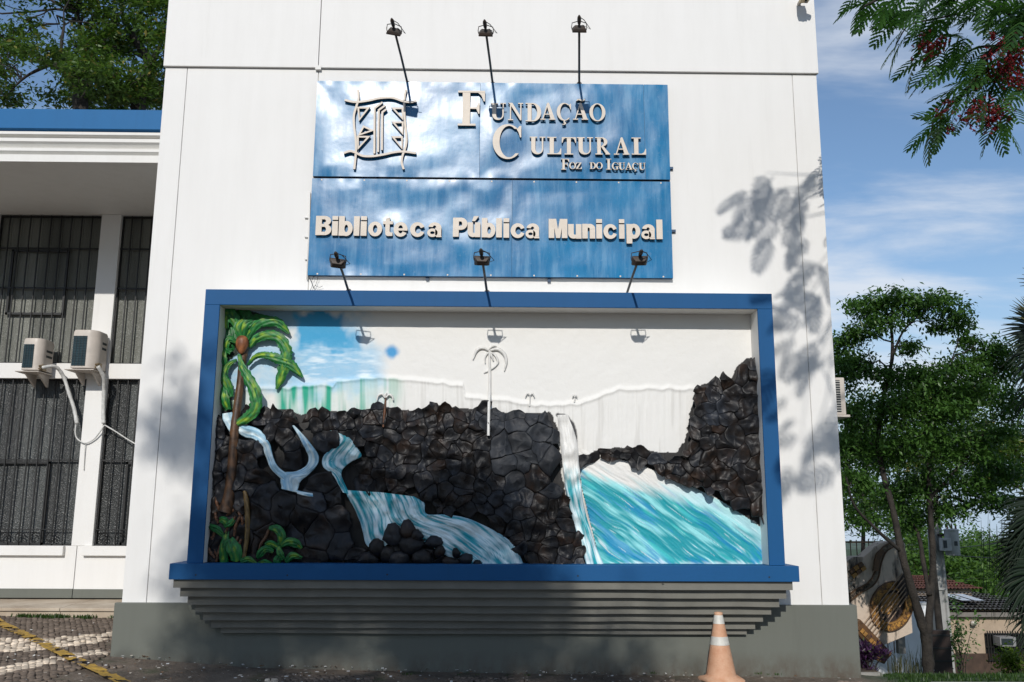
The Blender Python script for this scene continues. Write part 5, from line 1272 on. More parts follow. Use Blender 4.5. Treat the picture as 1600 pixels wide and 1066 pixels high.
cl1 = [cl(*c) for c in ((1355, 478, ty+.5, .33, .20), (1345, 515, ty+.6, .25, .16), (1395, 465, ty+.3, .34, .17), (1430, 478, ty+.2, .30, .16), (1465, 468, ty+.1, .32, .16), (1500, 490, ty+.2, .26, .20), (1512, 525, ty+.1, .16, .16), (1385, 505, ty+.2, .25, .16), (1480, 510, ty+.4, .22, .14), (1420, 540, ty+.3, .2, .14),
 (1320, 535, ty+.8, .30, .20), (1340, 570, ty+.5, .36, .25), (1312, 590, ty+.9, .28, .3), (1390, 590, ty+.2, .24, .16), (1425, 585, ty, .34, .17), (1460, 600, ty-.2, .42, .22), (1505, 570, ty-.1, .36, .20), (1540, 545, ty, .34, .20), (1565, 575, ty+.1, .30, .22), (1525, 610, ty-.2, .36, .2), (1410, 625, ty-.1, .42, .2), (1350, 640, ty+.1, .42, .26), (1480, 640, ty-.3, .44, .22), (1575, 630, ty+.1, .30, .25),
 (1545, 680, ty-.2, .32, .2), (1440, 680, ty-.2, .44, .24), (1330, 690, ty, .4, .26), (1380, 700, ty+.3, .40, .25), (1500, 700, ty-.1, .40, .22), (1560, 730, ty+.1, .35, .2), (1340, 745, ty-.3, .3, .2), (1450, 750, ty+.2, .4, .22), (1520, 760, ty+.1, .36, .18), (1400, 770, ty+.5, .34, .2), (1480, 795, ty+.3, .3, .16), (1555, 785, ty+.4, .32, .16), (1340, 800, ty, .25, .2), (1425, 815, ty+.6, .25, .14))]
tree('street_tree', 'dark leaved tree with forked trunk on the lawn right of the block', tb, forks, cl1, 44000, .070, LEAF_DARK, MAT['bark'], 21, droop=.55, twigs=3, hang=.25)
# paler feathery trees behind it
def round_tree(name, lab, u, v, y, w, h, n, size, lmat, seed, group=None, nc=12, trunk=True, bm=None, droop=.3, aspect=.42):
    r = random.Random(seed); c = at(u, v, y); gzb = float(gz(c[0], y)); base = (c[0], y, gzb-.1)
    cs = []
    for _ in range(nc):
        a = r.uniform(0, 6.283); el = r.uniform(-.6, 1.4); q = r.uniform(.35, .8)
        cs.append((c[0]+w*.5*q*math.cos(a)*math.cos(el), y+w*.5*q*math.sin(a)*math.cos(el), c[2]+h*.5*q*math.sin(el), w*r.uniform(.16, .26), h*r.uniform(.13, .22)))
    f = [([base, (c[0]+r.uniform(-.1, .1)*w, y, (gzb+c[2])/2), (c[0], y, c[2])], max(.05, w*.018), max(.02, w*.008))]
    return tree(name, lab, base, f, cs, n, size, lmat, bm or MAT['bark'], seed, group=group, twigs=2, droop=droop, aspect=aspect)
round_tree('feathery_tree', 'bright green feathery tree glimpsed behind the dark street tree, close to the block', 1350, 775, 9, 3.6, 3.2, 12000, .10, LEAF_LIGHT, 31, nc=16)
round_tree('feathery_tree', 'lighter green tree showing through below the dark crown, nearer the palm', 1446, 690, 11, 4.6, 3.6, 14000, .11, LEAF_MID, 32, nc=18)
round_tree('leafy_tree', 'mid green tree behind the hanging palm fronds at the right edge', 1600, 740, 12, 3.2, 3.0, 8000, .11, LEAF_MID, 33, nc=12)
VL = ['bright tree beyond the roofs just right of the forked trunk', 'bright tree directly behind the transformer tank', 'bright tree right of the transformer, above the grey roof', 'bright tree behind the fan palm threads beyond the grey roof', 'low bright tree touching the ridge of the grey roof', 'bright tree at the right frame edge behind the fan palm', 'far broad tree behind the pole, highest of the valley trees on the left', 'far broad tree under the distant ridge right of the transformer']
GRP = 'bright trees in the valley beyond the houses'
for k, (u, v, y, w, h) in enumerate(((1435, 900, 38, 6, 5), (1480, 895, 42, 7, 5), (1520, 893, 44, 7, 5), (1555, 903, 40, 5, 4), (1500, 915, 36, 5, 4), (1600, 898, 46, 8, 5), (1462, 880, 55, 9, 6), (1545, 884, 60, 9, 6))):
    round_tree('valley_tree', VL[k], u, v, y, w, h, 2600, .30, LEAF_LIGHT, 40+k, GRP, 10)
# trees over the side wing's roof
Y3 = 8.5
B3 = lambda u, v, dy=0: tuple(at(u, v, Y3+dy))
gb = (at(128, 170, Y3)[0], Y3, -.4)
fk = [([gb, B3(126, 300), B3(126, 180), B3(122, 130), B3(104, 110), B3(78, 98), B3(50, 82)], .20, .05), ([B3(126, 175), B3(128, 120, .5), B3(132, 70, .5), B3(120, 20, .6)], .11, .04), ([B3(122, 135), B3(108, 105, -.4), B3(96, 80, -.5), B3(100, 40, -.6)], .06, .025), ([B3(80, 100), B3(40, 120, .3), B3(10, 150, .3)], .04, .015)]
r = random.Random(5)
cs = [cl(r.uniform(-40, 190), r.uniform(-90, 150), Y3+r.uniform(-1.2, 1.6), r.uniform(.35, .6), r.uniform(.22, .4)) for _ in range(44)]
cs = [c for c in cs if not (48 < px(c[:3])[0] < 80 and 135 < px(c[:3])[1] < 160)]+[cl(u_, 150, Y3+.8, .5, .3) for u_ in (-10, 20, 95, 120, 150, 175)]
tree('roadside_tree', 'large leafy tree rising behind the blue topped roof, its limbs spreading left', gb, fk, cs, 15000, .13, LEAF_MID, MAT['bark'], 52, droop=.25, twigs=3)
gb = (at(215, 170, 9.5)[0], 9.5, -.4)
B3 = lambda u, v, dy=0: tuple(at(u, v, 9.5+dy))
fk = [([gb, B3(214, 300), B3(216, 165), B3(222, 130), B3(233, 110), B3(228, 85), B3(215, 70), B3(190, 20)], .20, .06), ([B3(233, 112), B3(250, 70, .4), B3(262, 10, .4)], .06, .03)]
cs = [cl(r.uniform(150, 300), r.uniform(-80, 160), 9.5+r.uniform(-1.0, 1.8), r.uniform(.45, .8), r.uniform(.3, .52)) for _ in range(34)]
tree('roadside_tree', 'second leafy tree behind the roof, bent trunk close to the white block', gb, fk, cs, 14000, .14, LEAF_MID, MAT['bark'], 53, droop=.25, twigs=3)

# ------------------------------------------------------------------ flame tree overhanging from the right front
def frond_proto_lo(npin=11, L=.42):
    V, Fq = [], []
    for i in range(npin):
        t = .16+.84*i/(npin-1); x = L*t; pl = L*.36*math.sin(math.pi*(.18+.74*t))**.7; z0 = -.22*L*t*t
        for s_ in (-1, 1):
            dx, dy = math.cos(1.05-.35*t), s_*math.sin(1.05-.35*t); w = .011; o = len(V)
            V += [(x, 0, z0), (x+dx*pl*.4-dy*w, dy*pl*.4+dx*w, z0-.04*pl), (x+dx*pl, dy*pl, z0-.25*pl), (x+dx*pl*.4+dy*w, dy*pl*.4-dx*w, z0-.04*pl)]; Fq.append((o, o+1, o+2, o+3))
    return np.array(V), np.array(Fq)
LV, LFq = frond_proto_lo()
def frond_proto_mid(npin=7, L=.42):
    V, Fq = [], []
    for i in range(npin):
        t = .14+.84*i/(npin-1); x = L*t; pl = L*.40*math.sin(math.pi*(.20+.70*t))**.7; z0 = -.22*L*t*t
        for s_ in (-1, 1):
            b_ = 1.0-.45*t; dx, dy = math.cos(b_), s_*math.sin(b_); K = 9; o = len(V)
            for k in range(K+1):
                q = k/K; w = (.0215*math.sin(math.pi*min(.98, .10+.86*q))**.55)*(1.0 if k % 2 else .62); c_ = (x+dx*pl*q, dy*pl*q, z0-.22*pl*q*q)
                V += [(c_[0]-dy*w+dx*.004, c_[1]+dx*w+dy*.004, c_[2]-.004), c_, (c_[0]+dy*w+dx*.004, c_[1]-dx*w+dy*.004, c_[2]-.004)]
            for k in range(K): Fq += [(o+3*k, o+3*k+1, o+3*k+4, o+3*k+3), (o+3*k+1, o+3*k+2, o+3*k+5, o+3*k+4)]
        o = len(V); V += [(x-L*.13, -.002, z0+.002), (x, -.002, z0), (x, .002, z0), (x-L*.13, .002, z0+.002)]; Fq.append((o, o+1, o+2, o+3))
    return np.array(V), np.array(Fq)
MV, MFq = frond_proto_mid()
def place_fronds(name, spots, proto, mat, parent, rng):
    """spots: (position, heading, dip, scale)"""
    V, Fq = [], []; pv_, pf = proto; o = 0
    for p, az, dip, s_ in spots:
        ca, sa, cd, sd = math.cos(az), math.sin(az), math.cos(dip), math.sin(dip); ro = rng.normal(0, .35)
        X = np.array([ca*cd, sa*cd, sd]); Yv = np.array([-sa, ca, 0]); Zv = np.cross(X, Yv); Yr = Yv*math.cos(ro)+Zv*math.sin(ro); Zr = np.cross(X, Yr)
        V.append(np.array(p)+(pv_[:, :1]*X+pv_[:, 1:2]*Yr+pv_[:, 2:]*Zr)*s_); Fq.append(pf+o); o += len(pv_)
    return np_mesh(name, np.concatenate(V), np.concatenate(Fq), mat, parent)
FROND = leaf_mat('flame_tree_leaflets', (.016, .058, .014), (.050, .125, .024), .42, .5)
RED = leaf_mat('red_blossom', (.09, .004, .008), (.20, .008, .014), .2, .5)
fx, fy = 6.2, -3.2
ft = thing('flame_tree', 'overhanging flame tree branch with feathery leaves and red blossom at the top right', 'tree', (fx, fy, float(gz(fx, fy))))
Yb = -1.6
Bp = lambda u, v, dy=0: tuple(at(u, v, Yb+dy))
m = MB(); gzf = float(gz(fx, fy))
m.tube([(fx, fy, gzf-.1), (fx-.05, fy, gzf+.9), (fx+.05, fy+.05, gzf+2.0), (fx-.05, fy, gzf+3.3), (fx-.2, fy+.1, gzf+4.6)], [.24, .20, .18, .17, .15], 12); m.build('trunk', MAT['bark'], ft, True)
limbs = [[(fx-.2, fy+.1, gzf+4.4), (5.6, -2.6, 4.9), Bp(1640, 30), Bp(1580, 60), Bp(1545, 85), Bp(1532, 110), Bp(1515, 135), Bp(1490, 160), Bp(1462, 185), Bp(1455, 205)],
 [Bp(1600, 40), Bp(1540, 0), Bp(1500, 20, .1), Bp(1460, 30, .1), Bp(1420, 40, .1), Bp(1400, 70, .1)],
 [Bp(1585, 60), Bp(1570, 100, -.1), Bp(1550, 140, -.1), Bp(1545, 180, -.1), Bp(1560, 205, -.1)],
 [Bp(1560, 72), Bp(1530, 74, .2), Bp(1505, 85, .2), Bp(1480, 100, .2), Bp(1440, 105, .2)],
 [(5.6, -2.6, 4.9), Bp(1500, -30, -.2), Bp(1420, -20, -.2), Bp(1360, 5, -.2), Bp(1345, 15, -.2)]]
for k, L_ in enumerate(limbs):
    m = MB(); P = smooth_line(L_, 5); r1_ = .05 if k in (0,) else (.03 if k == 4 else .014); m.tube([tuple(p) for p in P], list(np.linspace(r1_, .005, len(P))), 7); m.build('limb', MAT['bark'], ft, True)
rng = np.random.default_rng(77); spots = []
reg = [(u_, v_-8) for u_, v_ in [(1335, -10), (1350, 12), (1375, 20), (1392, 55), (1402, 85), (1422, 102), (1448, 112), (1456, 140), (1448, 170), (1438, 212), (1458, 216), (1500, 195), (1540, 205), (1575, 190), (1612, 140), (1640, 60), (1640, -30)]]
keep_out = [(1420, 122), (1452, 108), (1478, 118), (1500, 100), (1540, 85), (1530, 110), (1510, 140), (1470, 165), (1440, 170)]
tries = 0
while len(spots) < 240 and tries < 9000:
    tries += 1; u, v = rng.uniform(1325, 1650), rng.uniform(-60, 215)
    if not inpoly(np.array([u]), np.array([v]), reg)[0]: continue
    if fbm(u/42+3, v/36+8, 2) < .42 and v > 20: continue
    p = at(u+10, v-6, Yb+rng.normal(0, .28)); az = math.pi+rng.normal(-.1, .9); dip = rng.normal(-.55, .35)
    spots.append((p, az, dip, rng.uniform(.5, .8)))
for u, v, az, dip in ((1452, 208, 3.3, -.7), (1456, 205, 3.0, -1.2), (1458, 206, 3.9, -.9), (1560, 195, 4.0, -1.2), (1556, 198, 3.0, -.9), (1565, 196, 5.5, -1.0), (1345, 5, 3.2, -.5), (1352, 8, 3.6, -1.0), (1360, 4, 2.6, -.8), (1385, 5, 3.4, -.9), (1405, 72, 3.4, -.7), (1408, 70, 2.8, -1.0), (1432, 100, 3.2, -1.0), (1478, 108, 3.1, -.6), (1490, 160, 3.1, -.4)):
    spots.append((np.array(at(u, v-4, Yb)), az, dip, .72))
fr_o = place_fronds('crown', spots, (MV, MFq), FROND, ft, rng)
# the rest of its canopy, out over the forecourt; it shades the lawn and dapples the wall's right edge
spots = []
def back(x, z, t, y=0.0): return np.array([x-SK*t, y-t, z+SS*t])
for (u, v, n, t0, sc_, spread) in ((1140, 318, 2, 4.8, .8, .06), (1172, 318, 5, 5.0, .9, .12), (1200, 325, 7, 5.2, .9, .14), (1228, 335, 5, 5.3, .9, .12), (1248, 298, 3, 5.2, .8, .10), (1250, 390, 2, 5.0, .8, .06), (1262, 440, 6, 5.2, .9, .10), (1250, 460, 4, 5.4, .9, .10), (1255, 530, 4, 6.0, .9, .10), (1240, 570, 3, 7.0, 1.0, .2), (1262, 620, 4, 7.2, 1.0, .28), (1240, 670, 4, 7.6, 1.0, .28), (1268, 690, 3, 7.6, 1.0, .28), (1250, 720, 4, 7.8, 1.0, .2), (1215, 650, 3, 7.5, 1.0, .1), (1270, 560, 6, 6.6, 1.0, .15)):
    for _ in range(n):
        w = at(u, v, 0); p = back(w[0], w[2], t0)+rng.normal(0, spread, 3); az = math.pi+rng.normal(0, .8); spots.append((p+np.array([.13, 0, .08]), az, rng.normal(-.5, .3), sc_))
twig_ends = [s_[0] for s_ in spots]
for _ in range(110):
    a = rng.uniform(0, 6.283); q = rng.random()**.5; p = np.array([6.9+3.0*q*math.cos(a), -3.6+3.0*q*math.sin(a), 6.0+1.0*math.cos(q*1.5)+rng.normal(0, .25)])
    if p[0]+SK*(-p[1]) < 4.0 or px(p)[1] > -40: continue
    spots.append((p, rng.uniform(0, 6.283), rng.normal(-.4, .3), 1.15))
near_ = [q for q in spots if q[0][0] < 4.2]; far_ = [q for q in spots if q[0][0] >= 4.2]
place_fronds('wall_side_crown', near_, (MV, MFq), FROND, ft, rng); place_fronds('outer_crown', far_, (LV, LFq), FROND, ft, rng)
hub = np.array([5.4, -4.4, 7.4]); m = MB(); m.tube([(fx-.2, fy+.1, gzf+4.4), (fx-.3, fy-.5, 5.9), tuple(hub), (3.8, -4.8, 7.0)], [.12, .09, .06, .03], 8)
for e in twig_ends[::3]: m.tube([tuple(p) for p in curve_pts((3.9, -4.8, 7.0) if e[2] < 8 else hub, e, .05, rng, 5, .03)], [.016, .013, .010, .007, .003], 5)
for e in spots[-1:-120:-8]: m.tube([tuple(p) for p in curve_pts((fx-.2, fy+.1, gzf+4.6), e[0], .1, rng, 5, .03)], [.07, .05, .04, .025, .01], 6)
o_l = m.build('outer_limbs', MAT['bark'], ft, True); o_l['kind'] = 'stuff'
# blossom: sprays of small crinkled petals and buds
def blossom(u, v, y, ru, n, rng):
    V, Fq = [], []; s_ = ru*(y-CAM[1])/F
    c = at(u, v, y)
    for _ in range(n):
        p = c+rng.normal(0, .42, 3)*s_*np.array([1, 1, .8]); 
        for k in range(5):
            a = k*1.257+rng.uniform(0, .6); d = np.array([math.cos(a), rng.normal(0, .5), math.sin(a)])*rng.uniform(.012, .024); w_ = np.cross(d, rng.normal(0, 1, 3)); w_ = w_/np.linalg.norm(w_)*.008; o = len(V)
            V += [p, p+d*.5+w_, p+d, p+d*.5-w_]; Fq.append((o, o+1, o+2, o+3))
    return np_mesh('blossom', np.array(V), np.array(Fq), RED, ft)
for u, v, ru, n in ((1447, 76, 22, 70), (1468, 70, 14, 40), (1570, 82, 28, 130), (1565, 112, 30, 150), (1590, 95, 24, 90), (1590, 125, 20, 70), (1535, 175, 32, 140), (1555, 182, 24, 90), (1510, 185, 14, 24), (1472, 180, 12, 22), (1530, 138, 8, 12), (1488, 202, 10, 14), (1545, 195, 18, 40), (1478, 160, 8, 10), (1552, 55, 10, 20)):
    blossom(u, v, Yb-.28, ru*1.2, int(n*.75), rng)

# ------------------------------------------------------------------ shade trees behind the viewer
for k, (x, y, zc, lab) in enumerate(((-4.6, -17.5, 10.0, 'tall shade tree behind the viewer, left one, throwing dapples on the mural'), (-1.9, -16.8, 8.9, 'tall shade tree behind the viewer, right one, throwing dapples on the slats'))):
    r = random.Random(60+k); base = (x, y-1.2, -.9)
    f = [([base, (x+.1, y-.9, 3), (x, y-.4, 6.5), (x, y, zc)], .22, .07)]
    cs = []
    for _ in range(34 if k == 0 else 20):
        ox_ = r.uniform(-2.1, 1.9)
        if k == 0 and ox_ < -.7 and r.random() < .62: continue
        cs.append((x+ox_*(1 if k == 0 else .62)+(.85 if k == 0 else 0), y+r.uniform(-1.2, 1.2), zc+r.uniform(-1.7, 1.5)*(1 if k == 0 else .75), r.uniform(.35, .75), r.uniform(.3, .55)))
    tree('shade_tree', lab, base, f, cs, 9500 if k == 0 else 7500, .18, LEAF_MID, MAT['bark'], 90+k, twigs=2)

# ------------------------------------------------------------------ guitar sculpture wall beyond the right corner
GY_ = 5.0
sc_base = at(1370, 1030, GY_)
sculp = thing('guitar_sculpture', 'weathered concrete wall sculpture of a guitar with brown mosaic rosette and strings', 'sculpture', (sc_base[0], GY_, sc_base[2]))
G = lambda u, v, y=GY_: tuple(at(u, v, y)[[0, 2]])
def slabp(name, pts, y0, y1, mat, par=None, bev=.004):
    m = MB(); m.prism([G(u, v) for u, v in pts], y0, y1); return m.build(name, mat, par or sculp, bevel=bev)
g = NG('stained_concrete'); f = g.noise(2.5, 5, .6, (3, 3, .7)); f2 = g.noise(12, 5, .7)
c_ = g.mix(g.rng(f, .54, .68, 0, 1), (.56, .46, .37), (.035, .031, .028)); c_ = g.mix(g.rng(f2, .5, .7, 0, .35), c_, (.34, .30, .25))
g.set(Base_Color=c_, Roughness=.9); g.bump(g.noise(45, 4, .7), .5, .01); STAIN = g.m
g = NG('amber_mosaic'); v_ = g.n('ShaderNodeTexVoronoi', feature='DISTANCE_TO_EDGE'); v_.inputs['Scale'].default_value = 26; g.l(g.co(), v_.inputs[0])
c_ = g.mix(g.rng(g.noise(18, 3, .5), .4, .6, 0, 1), (.16, .07, .015), (.42, .21, .035)); c_ = g.mix(g.rng(v_.outputs[0], .02, .07, 1, 0), c_, (.04, .02, .008)); g.set(Base_Color=c_, Roughness=.6); MOSAIC = g.m
BROWN = simple('brown_glaze', (.13, .062, .022), .5, .25, 10, .2, 40); STRG = simple('tan_string_bar', (.36, .25, .17), .7, .2, 12); RUST = simple('rusty_bar', (.17, .10, .06), .7, .3, 12, .3, 60); DARKB = simple('dark_brown', (.028, .014, .010), .6, .2, 10)
AMBER = simple('amber_tile', (.40, .20, .045), .5, .25, 9, .2, 40)
slabp('body_slab', [(1312, 884), (1336, 870), (1350, 870), (1357, 864), (1366, 856), (1376, 849), (1389, 846), (1413, 848), (1417, 870), (1421, 905), (1426, 989), (1382, 1008), (1366, 1012), (1312, 944)], GY_, GY_+.28, STAIN)
slabp('lower_slab', [(1312, 946), (1336, 972), (1344, 1000), (1344, 1030), (1312, 1030)], GY_+.03, GY_+.28, STAIN)
def ring(name, cu, cv, rx, ry, hx_, hy_, y0, y1, mat, rot=.35, n=40):
    m = MB()
    def e(a, r1, r2): x, z = r1*math.cos(a), r2*math.sin(a); return G(cu+x*math.cos(rot)-z*math.sin(rot), cv+x*math.sin(rot)+z*math.cos(rot))
    if hx_:
        for k in range(n):
            a, b_ = 2*math.pi*k/n, 2*math.pi*(k+1)/n; m.prism([e(a, rx, ry), e(b_, rx, ry), e(b_, hx_, hy_), e(a, hx_, hy_)], y0, y1)
    else: m.prism([e(2*math.pi*k/n, rx, ry) for k in range(n)], y0, y1)
    return m.build(name, mat, sculp)
ring('rosette', 1392, 947, 31.5, 38.5, 23, 28.5, GY_-.035, GY_-.001, MOSAIC); ring('rosette_rim', 1392, 947, 33.2, 40.2, 31.5, 38.5, GY_-.045, GY_-.001, BROWN)
ring('rosette_rim', 1392, 947, 23, 28.5, 20.5, 26, GY_-.045, GY_-.001, AMBER); ring('sound_hole', 1392, 947, 20.5, 26, 0, 0, GY_-.006, GY_-.001, DARKB); ring('sound_hole_glow', 1390, 943, 12, 19, 0, 0, GY_-.012, GY_-.0065, AMBER, .6)
slabp('fingerboard', [(1398, 914), (1411, 893), (1418, 906), (1418, 928), (1411, 938)], GY_-.05, GY_-.046, DARKB, None, 0)
for (a, b_), (c_, d_) in (((1344, 983), (1410, 896)), ((1348.5, 987), (1412.5, 903)), ((1353, 991.5), (1414, 911)), ((1357.5, 996), (1415, 918)), ((1362, 1000.5), (1416, 925)), ((1366, 1005), (1417, 932))):
    p, q_ = at(a, b_, GY_-.075), at(c_, d_, GY_-.075); m = MB(); m.tube([p, q_], .009, 6); m.build('string', STRG, sculp)
slabp('bridge', [(1334, 971), (1339.5, 966.5), (1389, 1019), (1377, 1036), (1366, 1030), (1334, 986)], GY_-.11, GY_-.002, BROWN)
for k in range(9):
    t = k/9; u, v = 1338+t*41, 975+t*44
    slabp('bridge_block', [(u, v), (u+3.6, v+3.8), (u-.6, v+9), (u-4.2, v+5.2)], GY_-.135, GY_-.111, AMBER if k % 3 else BROWN, None, .002)
def gribbon(name, pts, w, y0, y1, mat):
    C = smooth_line(pts, 5); T = np.gradient(C, axis=0); T /= np.linalg.norm(T, axis=1)[:, None]; N = np.stack([-T[:, 1], T[:, 0]], -1); m = MB(); L, R = C+N*w, C-N*w
    for i in range(len(C)-1): m.prism([G(*L[i]), G(*L[i+1]), G(*R[i+1]), G(*R[i])], y0, y1)
    return m.build(name, mat, sculp)
path = ((1322, 938), (1340, 924), (1359, 913), (1369, 898), (1373, 878), (1381, 859), (1396, 849.5))
gribbon('side_band', path, 3.4, GY_-.020, GY_-.001, simple('pebbled_band', (.23, .18, .13), .8, .3, 30, .6, 70)); gribbon('band_edge', [(u-3, v-3) for u, v in path], .7, GY_-.035, GY_-.0005, BROWN); gribbon('band_edge', [(u+3, v+3.2) for u, v in path], .7, GY_-.035, GY_-.0005, BROWN)
gribbon('shoulder', ((1366, 892), (1369, 875), (1372, 866), (1378, 860)), 4.0, GY_-.06, GY_-.021, BROWN)
for i in range(3):
    for j in range(2):
        u, v = 1325+i*7+j*4, 892-i*5+j*6; slabp('key_tile', [(u, v), (u+6, v-4.4), (u+9.4, v+.8), (u+3.4, v+5.2)], GY_-.05, GY_-.001, AMBER if (i+j) % 2 else BROWN, None, .002)
for k in range(3): gribbon('key_strip', ((1318, 912+k*8), (1332, 900+k*8.5)), 1.8, GY_-.03, GY_-.001, simple('bone_strip', (.30, .27, .23), .7, .1))
cu = D.curves.new('carved_text', 'FONT'); cu.body = 'VIRES PANRAM.'; cu.size = .105; cu.extrude = .004; cu.align_x = 'CENTER'
ob = D.objects.new('carved_text', cu); COL.objects.link(ob); me = D.meshes.new_from_object(ob.evaluated_get(bpy.context.evaluated_depsgraph_get())); D.objects.remove(ob); D.curves.remove(cu)
p0, p1 = at(1330, 936, GY_-.028), at(1361, 914, GY_-.028); dd = (p1-p0)/np.linalg.norm(p1-p0); mid = (p0+p1)/2
mt = Matrix(((dd[0], -dd[2], 0, mid[0]), (0, 0, -1, mid[1]), (dd[2], dd[0], 0, mid[2]), (0, 0, 0, 1))); sx_ = np.linalg.norm(p1-p0)/max(v.co.x for v in me.vertices)/2
me.transform(mt @ Matrix.Diagonal((sx_, sx_*1.15, 1, 1))); me.materials.clear(); link('carved_lettering', me, DARKB, sculp)

# iron fence and pale blue wall behind the sculpture
fz0, fz1 = at(1340, 905, 6.6)[2], at(1340, 845.5, 6.6)[2]
fx0, fx1 = at(1296, 860, 6.6)[0], at(1402, 860, 6.6)[0]
fen = thing('iron_fence', 'rusty iron railing with thin upright bars behind the guitar sculpture', 'fence', (fx0, 6.6, fz0-.6))
for z in (fz1-.02, fz0):
    m = MB(); m.box((fx0, 6.59, z-.012), (fx1, 6.61, z+.012)); m.build('rail', RUST, fen)
x = fx0+.05
while x < fx1:
    m = MB(); m.tube([(x, 6.6, fz0-1.2), (x, 6.6, fz1+.02)], .009, 6); m.build('bar', RUST, fen); x += .105
m = MB(); m.box((fx1-.12, 6.55, fz0-1.2), (fx1, 6.65, fz1+.03)); m.build('post', MAT['concrete'], fen)
bw0, bw1 = at(1300, 945, 7.2), at(1452, 945, 7.2)
bw = MB(); bw.box((bw0[0], 7.2, -3.0), (bw1[0], 7.4, bw0[2]))
gw = thing('garden_wall', 'plain pale blue garden wall behind the sculpture and the forked tree', 'wall', (bw0[0], 7.2, -2.4))
bw.build('wall_face', simple('pale_blue_wall_paint', (.80, .82, .84), .8, .06, 2, .2, 30), gw, bevel=.01)
m = MB(); m.box((bw0[0], 7.18, bw0[2]+.001), (bw1[0]+.02, 7.42, bw0[2]+.04)); m.build('coping', simple('pale_coping', (.42, .44, .46), .8, .1), gw, bevel=.006)
dw = MB(); q0, q1 = at(1453, 985, 7.6), at(1484, 985, 7.6); gt = thing('dark_gate', 'dark brown sheet gate between the pale blue wall and the concrete pole', 'gate', (q0[0], 7.6, -2.4))
dw.box((q0[0], 7.6, -3.0), (q1[0], 7.66, q0[2])); dw.build('gate_leaf', DARKB, gt)
for k in range(4): m = MB(); z = q0[2]-.1-k*.22; m.box((q0[0], 7.585, z), (q1[0], 7.5995, z+.03)); m.build('gate_rail', MAT['black'], gt)

# house below the lawn at the right, its roofs under eye level
HY_ = 22.0
H = lambda u, v, y=HY_: at(u, v, y)
hs0, hs1 = H(1484, 958), H(1690, 1030); hz0 = -6.0
house = thing('beige_house', 'low beige house with grey tiled roof and barred window downhill at the right', 'house', (hs0[0], HY_, hs1[2]-1.0))
BEIGE = simple('beige_render', (.44, .34, .245), .85, .1, 3, .2, 30); RTILE = simple('grey_roof_tile', (.15, .14, .13), .85, .3, 6, .5, 30)
m = MB(); m.box((hs0[0], HY_, H(1500, 1021)[2]), (hs1[0], HY_+6, H(1500, 958)[2])); m.build('wall', BEIGE, house)
m = MB(); m.box((hs0[0]-.02, HY_-.04, hz0), (hs1[0], HY_+6, H(1500, 1021)[2]-.001)); m.build('base_wall', simple('brown_base_wall', (.075, .045, .03), .8, .2), house)
ez = H(1500, 957)[2]; rz = at(1500, 929, HY_+7)[2]; rx0 = H(1432, 958)[0]
m = MB(); m.box((rx0, HY_-.2, ez-.12), (hs1[0], HY_-.1, ez+.02)); m.build('eave_board', simple('grey_board', (.2, .18, .16), .8), house)
for r_ in range(9):
    t0, t1 = r_/9, (r_+1)/9; y0, y1 = HY_-.25+7.2*t0, HY_-.25+7.2*t1+.12; z0, z1 = ez+.03+(rz-ez)*t0, ez+.03+(rz-ez)*t1-.05; n = 70
    V = []; xs = np.linspace(rx0, hs1[0], n)
    for yy, zz in ((y0, z0+.09), (y1, z1+.06)): V += [(x, yy, zz+.05*abs(math.sin(i*1.57))) for i, x in enumerate(xs)]
    m = MB(); m.add(V, [(i, i+1, n+i+1, n+i) for i in range(n-1)]); m.build('roof_course', RTILE, house)
p, q_ = at(1502, 957, HY_+.6), at(1538, 948, HY_+2.4)
for k in range(2):
    sk = MB(); o_x = k*.45; sk.add([(p[0]+o_x, HY_+.5, ez+.34), (p[0]+o_x+.35, HY_+.5, ez+.34), (p[0]+o_x+.95, HY_+3.2, ez+.34+(rz-ez)*.42), (p[0]+o_x+.6, HY_+3.2, ez+.34+(rz-ez)*.42)], [(0, 1, 2, 3)]); sk.build('roof_light_strip', simple('pale_sheet', (.55, .56, .58), .4, .1), house)
w0, w1 = H(1541, 1031), H(1640, 990)
m = MB(); m.box((w0[0], HY_-.02, w0[2]), (w1[0], HY_-.001, w1[2])); W = m.build('window', MAT['black'], house)
for k in range(26):
    q = MB(); x = w0[0]+.04+k*(w1[0]-w0[0]-.08)/25; q.box((x-.012, HY_-.16, w0[2]-.05), (x+.012, HY_-.13, w1[2]+.1)); q.build('window_bar', MAT['black'], W)
for z in (w0[2], w1[2], (w0[2]+w1[2])/2): q = MB(); q.box((w0[0], HY_-.13, z-.02), (w1[0], HY_-.1, z+.02)); q.build('window_rail', MAT['black'], W)
a0, a1 = H(1548, 1006), H(1571, 992); q = MB(); q.box((a0[0], HY_-.6, a0[2]), (a1[0], HY_-.17, a1[2])); ac_ = q.build('window_cooler', simple('grey_plastic', (.25, .25, .25), .6), house)
q = MB(); q.box((a0[0]+.04, HY_-.61, a0[2]+.04), (a1[0]-.1, HY_-.601, a1[2]-.04)); q.build('cooler_grille', MAT['fins'], ac_)
lp = H(1518, 972); m = MB(); m.tube([lp+np.array([0, -.001, 0]), lp+np.array([0, -.16, -.04])], [.05, .10], 10); m.build('wall_lamp', MAT['ac'], house, True)
o0, o1 = at(1408, 922, 29), at(1498, 904, 31)
oh = thing('tiled_house', 'orange clay tiled roof of a second house between the trunks, beyond the grey roof', 'house', (o0[0], 29, o0[2]-2.5))
CLAY = simple('clay_tile', (.17, .062, .038), .8, .3, 5, .4, 20)
